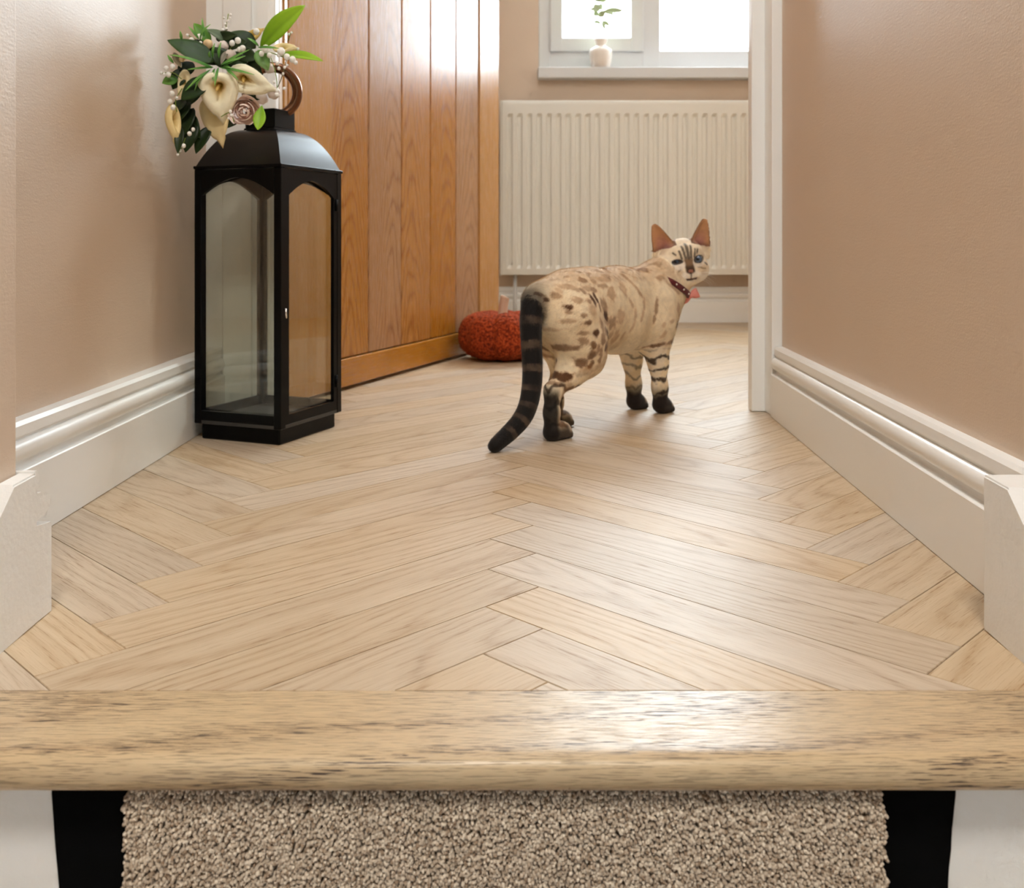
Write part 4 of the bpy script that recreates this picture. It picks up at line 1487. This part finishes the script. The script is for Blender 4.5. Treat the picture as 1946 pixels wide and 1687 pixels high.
cream = srgb(244, 226, 194)
back_c = srgb(214, 184, 148)
belly = srgb(244, 230, 208)
colr = np.tile(cream, (len(cv_), 1))
def blend(mask, c):
    global colr
    m_ = np.clip(mask, 0, 1)[:, None]
    colr = colr * (1 - m_) + c * m_
blend(sst(0.235, 0.265, cz) * 0.8 * (cs_ < 0.30), back_c)
blend(sst(0.16, 0.125, cz) * sst(0.05, 0.10, cs_) * (cs_ < 0.26) * 0.8, belly)
blend(sst(-0.3, 0.8, nz1) * 0.25, srgb(212, 178, 130))
# rosettes and bars on the flank: (u, v, half width, half height, turn, strength), read off the near side, mirrored on the far side
spots = []
for (x, y, a, b, an, st_) in ((650, 490, 70, 28, 40, .7), (715, 590, 30, 40, 10, .75), (810, 525, 48, 52, 0, .55), (965, 590, 38, 52, 15, .5), (872, 700, 36, 40, 0, .8), (850, 785, 26, 30, 0, .6), (972, 822, 28, 36, 0, .6), (845, 925, 52, 36, -10, .5), (1020, 935, 54, 40, -20, .7), (1085, 600, 28, 46, 0, .6), (1100, 740, 52, 78, -12, .4),
                              (1165, 590, 26, 95, -12, .85), (1232, 545, 24, 100, -8, .85), (1262, 700, 18, 70, -10, .6), (1385, 830, 38, 80, -18, .8), (1262, 430, 46, 44, 0, .6), (1040, 425, 40, 30, 30, .5), (1090, 440, 26, 44, -20, .6), (1200, 270, 40, 44, -20, .6), (1330, 290, 40, 44, 0, .5), (1430, 370, 50, 40, 0, .45),
                              (985, 1110, 42, 40, 0, .6), (1122, 1095, 34, 62, 10, .8), (1000, 1225, 40, 60, -15, .6), (1232, 990, 36, 110, -4, .55), (1310, 1060, 24, 90, 10, .6), (1358, 1120, 24, 90, 12, .85), (1420, 1160, 26, 70, 0, .55), (1095, 1290, 26, 66, -12, .7), (1150, 1340, 18, 70, 0, .6), (1195, 1420, 24, 90, -6, .6), (1225, 1230, 34, 60, 10, .65), (1272, 1340, 20, 70, 4, .75), (1320, 1280, 20, 50, 0, .5),
                              (930, 1360, 46, 54, -30, .65), (770, 1400, 110, 30, 12, .7), (1040, 1570, 36, 90, -22, .65), (1115, 1610, 22, 80, 4, .7), (1200, 1530, 18, 60, -10, .6), (500, 625, 48, 40, 0, 1.0), (512, 755, 28, 60, 8, .95), (612, 680, 18, 56, 0, .6), (430, 470, 50, 44, 0, .85), (590, 370, 40, 30, 0, .5), (700, 1100, 130, 32, -8, .4), (560, 1240, 60, 26, 0, .4), (720, 320, 36, 30, 0, .4), (870, 440, 26, 40, -10, .35), (700, 1640, 110, 34, 4, .6), (1480, 900, 30, 70, 0, .4)):
    spots.append((970 + x * 0.11858, 500 + y * 0.11858, a * 0.11858, b * 0.11858, an, st_))
for (x, y, a, b, an, st_) in ((560, 430, 22, 90, -16, .5), (640, 620, 18, 120, -20, .5), (690, 820, 18, 110, 6, .45), (650, 1010, 16, 110, 14, .4), (400, 620, 20, 100, -30, .4), (500, 800, 18, 90, -16, .45), (550, 980, 16, 100, 4, .4), (520, 1180, 16, 90, 20, .35), (890, 860, 18, 150, 10, .6), (850, 1080, 16, 90, 6, .55), (1170, 560, 26, 130, -35, .5), (1060, 400, 60, 34, -30, .5), (950, 250, 60, 70, 0, .55),
                              (160, 1120, 60, 90, 0, .55), (1040, 1090, 26, 34, 20, .45), (945, 1140, 16, 40, 0, .4), (1210, 1130, 90, 34, -30, .7), (1250, 1000, 24, 60, 0, .5), (1210, 880, 40, 70, 0, .4), (1190, 1370, 60, 100, 36, 1.0), (1080, 1420, 60, 30, -30, .6), (950, 1480, 60, 30, -30, .7), (960, 1310, 20, 60, 16, .4), (60, 1330, 30, 80, 0, .6), (170, 1330, 26, 90, 8, .45), (280, 1380, 24, 90, 14, .4), (390, 1340, 20, 80, 20, .35), (240, 380, 60, 40, 0, .45), (80, 530, 60, 40, 0, .5), (200, 590, 40, 50, 20, .45), (360, 300, 60, 30, 0, .4), (30, 900, 40, 120, 0, .55)):
    spots.append((1130 + x * 0.11855, 480 + y * 0.11855, a * 0.11855, b * 0.11855, an, st_))
for q in ((1039, 702, 11, 4, 20, .6), (1076, 716, 8, 9, 30, .8), (1050, 742, 5, 8, 0, .9), (1036, 716, 6, 9, 0, .7), (1060, 690, 16, 4, 15, .5), (1092, 690, 5, 10, -10, .7), (1100, 672, 4, 9, 0, .7), (1066, 730, 8, 4, 30, .6), (1115, 640, 4, 10, 0, .6), (1125, 655, 4, 10, 8, .6), (1048, 640, 14, 4, 0, .45), (1150, 560, 8, 10, 0, .45), (1165, 600, 7, 12, 0, .4), (1140, 610, 8, 8, 0, .45), (1160, 640, 4, 12, 8, .4), (1130, 575, 6, 9, 0, .5), (1110, 548, 8, 5, 0, .5), (1085, 545, 9, 5, 10, .45), (1150, 530, 12, 5, 0, .4), (1180, 545, 5, 12, -10, .35)):
    spots.append(q)
spot_c = srgb(134, 84, 42)
spot_d = srgb(74, 44, 24)
sm_total = np.zeros(len(cv_))
for (u, v, a, b, an, st_) in spots:
    # where the line of sight meets the flank plane n = 0.045
    dx, dz_ = (u - CX) / F_PX, -(v - HOR) / F_PX
    Yh = (0.045 + CO @ cn_) / (np.array([dx, 1.0]) @ cn_)
    ps = (np.array([dx * Yh, Yh]) - CO) @ ct_
    pz = H + dz_ * Yh
    # an image column covers a longer stretch of the oblique flank
    kx = Yh / F_PX / (abs(ct_[0] - dx * ct_[1]))
    kz = Yh / F_PX
    ca_, sa_ = math.cos(math.radians(an)), math.sin(math.radians(an))
    ds_ = (cs_ - ps) / kx; dzz = (cz - pz) / kz
    ex = (ds_ * ca_ - dzz * sa_) / (a * 1.35); ey = (ds_ * sa_ + dzz * ca_) / (b * 1.25)
    rr = np.sqrt(ex ** 2 + ey ** 2) + nz2 * 0.35
    m_ = sst(1.15, 0.6, rr) * min(1.0, st_ * 1.25)
    sm_total = np.maximum(sm_total, m_)
side_ok = (np.abs(cnn) > 0.012) & ~is_tail & ~is_head & (cs_ < 0.345)
sm_total *= side_ok
tanc = srgb(192, 138, 80)
colr = colr * (1 - 0.92 * sm_total[:, None]) + 0.92 * sm_total[:, None] * (tanc + (spot_c - tanc) * sst(0.35, 0.8, sm_total)[:, None])
blend(sst(0.75, 1.0, sm_total) * 0.75, spot_d)
# fine spotting along the spine
blend(sst(0.15, 0.55, fbm(cv_, 60.0, 9.0)) * sst(0.240, 0.262, cz) * 0.55 * ~is_head, srgb(160, 116, 76))
# rump and tail
tailmask = is_tail | ((tdist < 0.012) & (tpar < 0.1))
blend(sst(0.014, 0.003, tdist) * sst(0.0, 0.07, tpar + 0.03) * 0.85, srgb(40, 28, 22))
blend(is_tail * 1.0, srgb(20, 15, 13))
band = 0.5 + 0.5 * np.sin(tpar * 62.0 + 1.5)
under = np.clip((cnn + 0.01) / 0.02, 0, 1)
blend(is_tail * sst(0.62, 1.0, band) * (tpar > 0.15) * (tpar < 0.82) * (0.06 + 0.42 * under * sst(-0.6, 0.5, nz1)), srgb(122, 100, 82))
# legs: bars then dark socks, paler toes
is_leg = (cz < 0.125) & ~is_tail & ~is_head
front = is_leg & (cs_ > 0.2)
hind = is_leg & (cs_ < 0.12)
wob = nz1 * 0.009 + 0.0035 * np.sin(cnn * 150 + cs_ * 60)
barsf = sst(0.25, 0.8, 0.5 * nz2 + np.sin((cz + wob) * 2 * math.pi / 0.0205 + 0.9 * (cnn > 0))) * sst(0.130, 0.110, cz)
blend(front * barsf * np.where(cnn > 0, 0.95, 0.6) * sst(0.02, 0.04, cz), srgb(52, 34, 22))
blend(front * sst(0.062, 0.030, cz + wob * 0.6), srgb(34, 24, 19))
barsh = sst(0.3, 0.8, np.sin((cz + wob * 1.3) * 2 * math.pi / 0.027 + 1.0)) * sst(0.11, 0.09, cz)
blend(hind * barsh * 0.85, srgb(62, 38, 22))
blend((cz < 0.165) * (cs_ < 0.13) * ~is_tail * sst(-0.2, 0.5, nz1) * sst(0.165, 0.11, cz) * 0.45, srgb(150, 102, 58))
soff = np.where(cnn > 0, 0.0, 0.083)
backedge = sst(-0.036, -0.048, cs_ - soff)
blend(hind * sst(0.095, 0.070, cz) * backedge * 0.97, srgb(18, 13, 11))
blend(hind * sst(0.030, 0.014, cz) * 0.9, srgb(26, 18, 15))
tips = sst(-0.022, -0.012, cs_ - soff) * sst(0.010, 0.016, cz) * (cz < 0.03)
blend(hind * tips * 0.9, srgb(214, 196, 172))
tipf = sst(0.290, 0.300, cs_) * sst(0.010, 0.016, cz) * (cz < 0.03)
blend(front * tipf * 0.6, srgb(170, 140, 108))

# head markings (in the head's own frame)
hm = is_head.astype(float)
blend(hm * 0.75, srgb(226, 206, 178))
blend(hm * sst(-0.012, -0.024, hu_) * 0.7, srgb(240, 226, 206))
blend(hm * sst(0.026, 0.036, hu_) * (np.abs(hr_) < 0.016) * (hf_ < 0.012) * 0.7, srgb(232, 214, 186))
br = sst(0.0105, 0.0065, np.abs(hr_)) * sst(0.016, 0.010, hu_) * sst(-0.016, -0.010, hu_) * (hf_ > 0.02)
blend(hm * br * 0.92, srgb(112, 78, 46))
blend(hm * sst(0.010, 0.006, np.abs(hr_)) * sst(0.003, -0.004, hu_) * sst(-0.014, -0.008, hu_) * (hf_ > 0.03) * 0.9, srgb(62, 42, 28))
for (r0, u0, r1, u1, wd) in ((0.0, 0.014, 0.0, 0.036, 0.0030), (0.0055, 0.014, 0.008, 0.034, 0.0020), (-0.0055, 0.014, -0.0085, 0.034, 0.0020), (0.012, 0.014, 0.0155, 0.028, 0.0018), (-0.0120, 0.012, -0.0150, 0.027, 0.0018), (0.019, 0.021, 0.021, 0.027, 0.0016), (-0.022, 0.021, -0.026, 0.024, 0.0016),
                             (-0.0290, 0.004, -0.0400, -0.006, 0.0015), (-0.018, -0.006, -0.034, -0.012, 0.0014), (0.0290, 0.004, 0.0400, -0.006, 0.0015), (0.018, -0.006, 0.034, -0.012, 0.0014), (-0.036, -0.010, -0.040, -0.016, 0.0014)):
    a_ = np.array([r0, u0]); b_ = np.array([r1, u1]); ab = b_ - a_
    t = np.clip(((hl[:, :2] - a_) @ ab) / (ab @ ab), 0, 1)
    dl = np.linalg.norm(hl[:, :2] - a_ - t[:, None] * ab, axis=1)
    blend(hm * sst(wd * 1.5, wd * 0.6, dl) * (hf_ > -0.01) * 0.85, srgb(48, 34, 26))
# pale rings and dark rims of the eyes
for sgx in (-1, 1):
    er = np.sqrt(((hr_ - 0.0215 * sgx) / 0.0145) ** 2 + ((hu_ - 0.0035) / 0.0105) ** 2)
    blend(hm * sst(1.1, 0.85, er) * (hf_ > 0.005) * 0.75, srgb(232, 218, 202))
    er2 = np.sqrt(((hr_ - 0.0215 * sgx) / 0.0112) ** 2 + ((hu_ - 0.0080) / (0.0074 if sgx > 0 else 0.0044)) ** 2)
    blend(hm * sst(1.15, 0.95, er2) * (hf_ > 0.005) * 0.95, srgb(40, 26, 22))
for sgx in (-1, 1):
    pad = np.sqrt(((hr_ - 0.010 * sgx) / 0.011) ** 2 + ((hu_ + 0.019) / 0.0075) ** 2)
    blend(hm * sst(1.2, 0.7, pad) * (hf_ > 0.02) * 0.6, srgb(246, 236, 220))
    ck = np.sqrt(((hr_ - 0.027 * sgx) / 0.014) ** 2 + ((hu_ + 0.012) / 0.008) ** 2)
    blend(hm * sst(1.2, 0.6, ck) * 0.35, srgb(196, 156, 104))
nose_m = sst(1.15, 0.85, np.sqrt((hr_ / 0.0052) ** 2 + ((hu_ + 0.0100) / 0.0034) ** 2)) * (hf_ > 0.040)
blend(hm * nose_m, srgb(158, 104, 86))
rim = sst(1.7, 1.35, np.sqrt((hr_ / 0.0052) ** 2 + ((hu_ + 0.0100) / 0.0034) ** 2)) * (1 - nose_m) * (hu_ < -0.008) * (hf_ > 0.036)
blend(hm * rim * 0.8, srgb(56, 34, 24))
phil = sst(0.0022, 0.0010, np.abs(hr_)) * (hu_ < -0.012) * (hu_ > -0.027) * (hf_ > 0.03)
blend(hm * phil * 0.85, srgb(70, 48, 42))
mo = sst(0.0030, 0.0012, np.abs(hu_ + 0.0265 - 0.10 * np.abs(hr_))) * (np.abs(hr_) < 0.012) * (hf_ > 0.028)
blend(hm * mo * 0.85, srgb(112, 70, 62))
# ears
for (base, A, L, fwd, W), sgx in zip(ears, (-1, 1)):
    l = cv_ - base
    h_ = (l @ A) / L; x_ = l @ W; f_ = l @ fwd
    w0_ = 0.0225 * (1 - np.clip(h_, 0, 1)) ** 0.72 + 0.0035
    ine = (hu_ > 0.024) & (np.sign(hr_) == sgx) & (h_ > 0.16) & (h_ < 1.2) & (np.abs(x_) < w0_ + 0.004) & (np.abs(f_) < 0.026)
    facing = (vn @ fwd) > 0.05
    blend((ine & ~facing).astype(float) * 0.8, srgb(120, 86, 60))
    inner = (ine & facing).astype(float)
    w_ = 0.0225 * (1 - np.clip(h_, 0, 1)) ** 0.72 + 0.0035
    blend(inner, srgb(198, 146, 104))
    blend(inner * sst(0.75, 0.2, h_) * sst(0.9, 0.3, np.abs(x_) / w_), srgb(188, 132, 116))
    blend(inner * sst(0.34, 0.12, h_) * 0.8, srgb(110, 66, 58))
    blend(inner * sst(0.80, 1.0, np.abs(x_) / w_) * 0.8, srgb(96, 66, 46))
colr *= (1 + 0.10 * nz2)[:, None]
colr = np.clip(colr, 0, 1)

tcat = NT('cat_coat')
vc_ = tcat.n('ShaderNodeVertexColor', layer_name='coat')
ov = tcat.obj()
fn_ = tcat.noise(ov, 520.0, 3, 0.6)
hs_ = tcat.n('ShaderNodeHueSaturation', {'Color': vc_.outputs[0], 'Value': tcat.math('ADD', 0.86, tcat.math('MULTIPLY', fn_, 0.28))})
tcat.set(Base_Color=hs_.outputs[0], Roughness=0.75)
tcat.b.inputs['Specular IOR Level'].default_value = 0.2
tcat.b.inputs['Sheen Weight'].default_value = 0.15
tcat.set(Normal=tcat.bump(fn_, 0.35, 0.0015))
M['coat'] = tcat.m

cat = mesh_obj('cat', cv_.tolist(), quads.tolist(), M['coat'], None, True, (CO[0] + 0.1, CO[1] + 0.1, 0))
set_vcol(cat, colr, 'coat')
tag(cat, 'cream spotted cat with dark ringed tail looking back over its shoulder', 'cat')
print('cat verts', len(cv_))

# short fur: tapered blades lying back along the body
rg = np.random.default_rng(11)
NF = 110000
areas = np.linalg.norm(fn, axis=1)
pick = rg.choice(len(quads), NF, p=areas / areas.sum())
wts = rg.dirichlet((1, 1, 1, 1), NF)
fp = np.einsum('ij,ijk->ik', wts, cv_[quads[pick]])
fnn = np.einsum('ij,ijk->ik', wts, vn[quads[pick]])
fnn /= np.linalg.norm(fnn, axis=1)[:, None] + 1e-9
fc = np.einsum('ij,ijk->ik', wts, colr[quads[pick]])
# lie of the coat: from head to tail, downwards on the legs, away from the nose on the head
fl = np.tile(np.array([-ct_[0], -ct_[1], -0.35]), (NF, 1))
s_f = (fp[:, :2] - CO) @ ct_
hlf = (fp - HC) @ HR.T
ih = (np.linalg.norm((hlf - np.array([0, 0.004, 0.0])) / np.array([0.056, 0.055, 0.066]), axis=1) < 1.0) | ((hlf[:, 1] > 0.030) & (np.linalg.norm(hlf, axis=1) < 0.105) & (hlf[:, 2] < 0.03) & (hlf[:, 2] > -0.035))
leg_f = (fp[:, 2] < 0.125) & ~ih
fl[leg_f] = (0, 0, -1)
pole = HC + hf * 0.05 - hu * 0.006
fl[ih] = fp[ih] - pole
tf_i = np.where(s_f < 0.02)[0]
dt = np.linalg.norm(fp[tf_i][:, None] - tl[None], axis=2) - tail_r[None]
amin = dt.argmin(1)
on_t = dt.min(1) < 0.004
tdir_ = np.gradient(tl, axis=0)
fl[tf_i[on_t]] = tdir_[amin[on_t]]
fl = fl + rg.normal(0, 0.22, fl.shape) * np.linalg.norm(fl, axis=1)[:, None]
fl = fl - fnn * (fl * fnn).sum(1)[:, None]
fl /= np.linalg.norm(fl, axis=1)[:, None] + 1e-9
ln_ = rg.uniform(0.0045, 0.0080, NF)
ln_[ih] *= 0.45
ln_[(hlf[:, 1] > 0.028) & ih] *= 0.6
ln_[leg_f] *= 0.55
ln_[tf_i[on_t]] *= 1.15
keep = ~((hlf[:, 2] > 0.030) & ih & (np.abs(hlf[:, 0]) < 0.033) & (hlf[:, 1] > -0.014) & (hlf[:, 1] < 0.018)) & (fp[:, 2] > 0.006)
rise = rg.uniform(0.22, 0.5, NF)
dirv = fl * np.cos(rise)[:, None] + fnn * np.sin(rise)[:, None]
side_v = np.cross(dirv, fnn)
side_v /= np.linalg.norm(side_v, axis=1)[:, None] + 1e-9
wd_ = rg.uniform(0.00022, 0.00038, NF)
p0 = fp - fnn * 0.0006
a_ = p0 - side_v * wd_[:, None]; b_ = p0 + side_v * wd_[:, None]
c_ = p0 + dirv * ln_[:, None]
c_[:, 2] = np.maximum(c_[:, 2], 0.0006)
a_, b_, c_ = a_[keep], b_[keep], c_[keep]
fc = fc[keep] * rg.uniform(0.86, 1.16, (keep.sum(), 1))
nk = len(a_)
fv = np.empty((nk * 3, 3)); fv[0::3] = a_; fv[1::3] = b_; fv[2::3] = c_
me = bpy.data.meshes.new('fur')
o0 = np.array(ORG[cat.name])
me.vertices.add(nk * 3); me.vertices.foreach_set('co', (fv - o0).ravel())
me.loops.add(nk * 3); me.loops.foreach_set('vertex_index', np.arange(nk * 3))
me.polygons.add(nk); me.polygons.foreach_set('loop_start', np.arange(nk) * 3)
me.update(); me.validate()
me.materials.append(M['coat'])
fur = bpy.data.objects.new('fur', me)
col.objects.link(fur); fur.parent = cat
ORG[fur.name] = ORG[cat.name]
set_vcol(fur, np.repeat(np.clip(fc, 0, 1), 3, axis=0), 'coat')
tag(fur, None, None, None, 'stuff')

# eyes
te = NT('cat_eye')
ev = te.obj()
tcoord = te.n('ShaderNodeVertexColor', layer_name='iris')
te.set(Base_Color=tcoord.outputs[0], Roughness=0.08)
te.b.inputs['Specular IOR Level'].default_value = 0.6
M['eye'] = te.m
for sgx, (er_, eu_, ef_) in zip((-1, 1), EYE):
    c = Hd(er_, eu_, ef_)
    vs, fs = sphere_geo((0, 0, 0), 0.0090, 28, 20)
    look = (hf * 0.98 + hr * (-0.26) + hu * 0.06); look /= np.linalg.norm(look)
    cols = []
    wv_ = []
    for v in vs:
        d = np.array(v) / 0.0090
        an = math.acos(max(-1, min(1, float(d @ look))))
        if an < 0.36: cc = S(10, 12, 18)
        elif an < 0.80: cc = S(98, 114, 136)
        elif an < 1.0: cc = S(58, 66, 84)
        else: cc = S(44, 32, 28)
        if sgx < 0: cc = tuple(x * 0.5 for x in cc[:3]) + (1,)
        cols.append(cc)
        wv_.append(c + np.array(v))
    e = mesh_obj('eye', wv_, fs, M['eye'], cat, True)
    set_vcol(e, cols, 'iris')
    tag(e, 'open blue eye' if sgx > 0 else 'narrowed eye')
# whiskers
M['whisker'] = plain('whisker', S(240, 236, 228), 0.4)
for sgx in (-1, 1):
    for k in range(5):
        a = Hd(0.012 * sgx, -0.017 - 0.0022 * k, 0.044)
        b = Hd(0.034 * sgx, -0.018 - 0.005 * k, 0.040)
        c = Hd((0.058 - 0.003 * k) * sgx, -0.026 - 0.009 * k, 0.026)
        gv, gf = tube_geo(catmull([Vector(a), Vector(b), Vector(c)], 5), [0.00022] * 8 + [0.00014] * 3, 5)
        mesh_obj('whisker', gv, gf, M['whisker'], cat, True)
# collar with studs and a pink bow
M['collar'] = plain('dark_red_leather', S(92, 24, 30), 0.4)
M['stud'] = plain('pearl_stud', S(236, 228, 214), 0.2, 0.4)
M['bow'] = plain('pink_bow', S(226, 142, 130), 0.6, nscale=500, nstr=0.2)
ccen = B(0.3260, 0.0180, 0.2290)
cax = (B(0.345, 0.024, 0.275) - B(0.318, 0.014, 0.222)); cax /= np.linalg.norm(cax)
cx1 = np.cross(cax, [0, 0, 1.0]); cx1 /= np.linalg.norm(cx1)
cy1 = np.cross(cax, cx1)


def surf_r(dirv_):
    """distance from the neck's middle to the coat in one direction"""
    r_ = 0.02
    while r_ < 0.075:
        q = ccen + dirv_ * r_
        i = np.round((q - bx0) / VOX).astype(int)
        if (i < 0).any() or (i >= dims).any() or D[i[0], i[1], i[2]] > 0.0015:
            break
        r_ += 0.0008
    return min(r_, 0.060)


NCOL = 48
radii_ = []
for i in range(NCOL):
    an = 2 * math.pi * i / NCOL
    radii_.append(surf_r(cx1 * math.cos(an) + cy1 * math.sin(an)))
radii_ = np.array(radii_)
for it in range(4): radii_ = (np.roll(radii_, 1) + radii_ * 2 + np.roll(radii_, -1)) / 4
vs, fs = [], []
for i in range(NCOL):
    an = 2 * math.pi * i / NCOL
    d = cx1 * math.cos(an) + cy1 * math.sin(an)
    for (dr, da) in ((-0.001, -0.0055), (0.0022, -0.0050), (0.0022, 0.0050), (-0.001, 0.0055)):
        vs.append(ccen + d * (radii_[i] + dr) + cax * da)
for i in range(NCOL):
    for k in range(4):
        a, b = i * 4 + k, i * 4 + (k + 1) % 4
        a2, b2 = ((i + 1) % NCOL) * 4 + k, ((i + 1) % NCOL) * 4 + (k + 1) % 4
        fs.append([a, a2, b2, b])
collar = mesh_obj('collar', vs, fs, M['collar'], cat, True)
tag(collar, 'dark red studded collar')
for i in range(0, NCOL, 3):
    an = 2 * math.pi * i / NCOL
    d = cx1 * math.cos(an) + cy1 * math.sin(an)
    gv, gf = sphere_geo(ccen + d * (radii_[i] + 0.0026), 0.0019, 8, 6)
    mesh_obj('stud', gv, gf, M['stud'], collar, True)
# bow at the throat
bc = Pn(1312, 562, 1.826)
gl = []
for sgx in (-1, 1):
    ax_ = np.array([0.92 * sgx, 0.05, 0.42 * sgx]); ax_ /= np.linalg.norm(ax_)
    vs, fs = [], []
    for j in range(7):
        t = j / 6
        hgt = 0.0035 + 0.0065 * math.sin(math.pi * 0.5 * min(1, t * 1.3))
        for i in range(10):
            an = 2 * math.pi * i / 10
            vs.append(Vector(bc + ax_ * 0.016 * t + np.array([-ax_[2], 0, ax_[0]]) * sgx * hgt * math.sin(an) + np.array([0, 1, 0]) * 0.0042 * math.cos(an) * (1 - 0.3 * t)))
    for j in range(6):
        for i in range(10):
            a, b = j * 10 + i, j * 10 + (i + 1) % 10
            fs.append([a, b, b + 10, a + 10])
    fs += [list(range(10))[::-1], list(range(60, 70))]
    mesh_obj('bow_loop', vs, fs, M['bow'], collar, True)
gv, gf = sphere_geo(bc, 0.0048, 12, 8)
mesh_obj('bow_knot', gv, gf, M['bow'], collar, True)
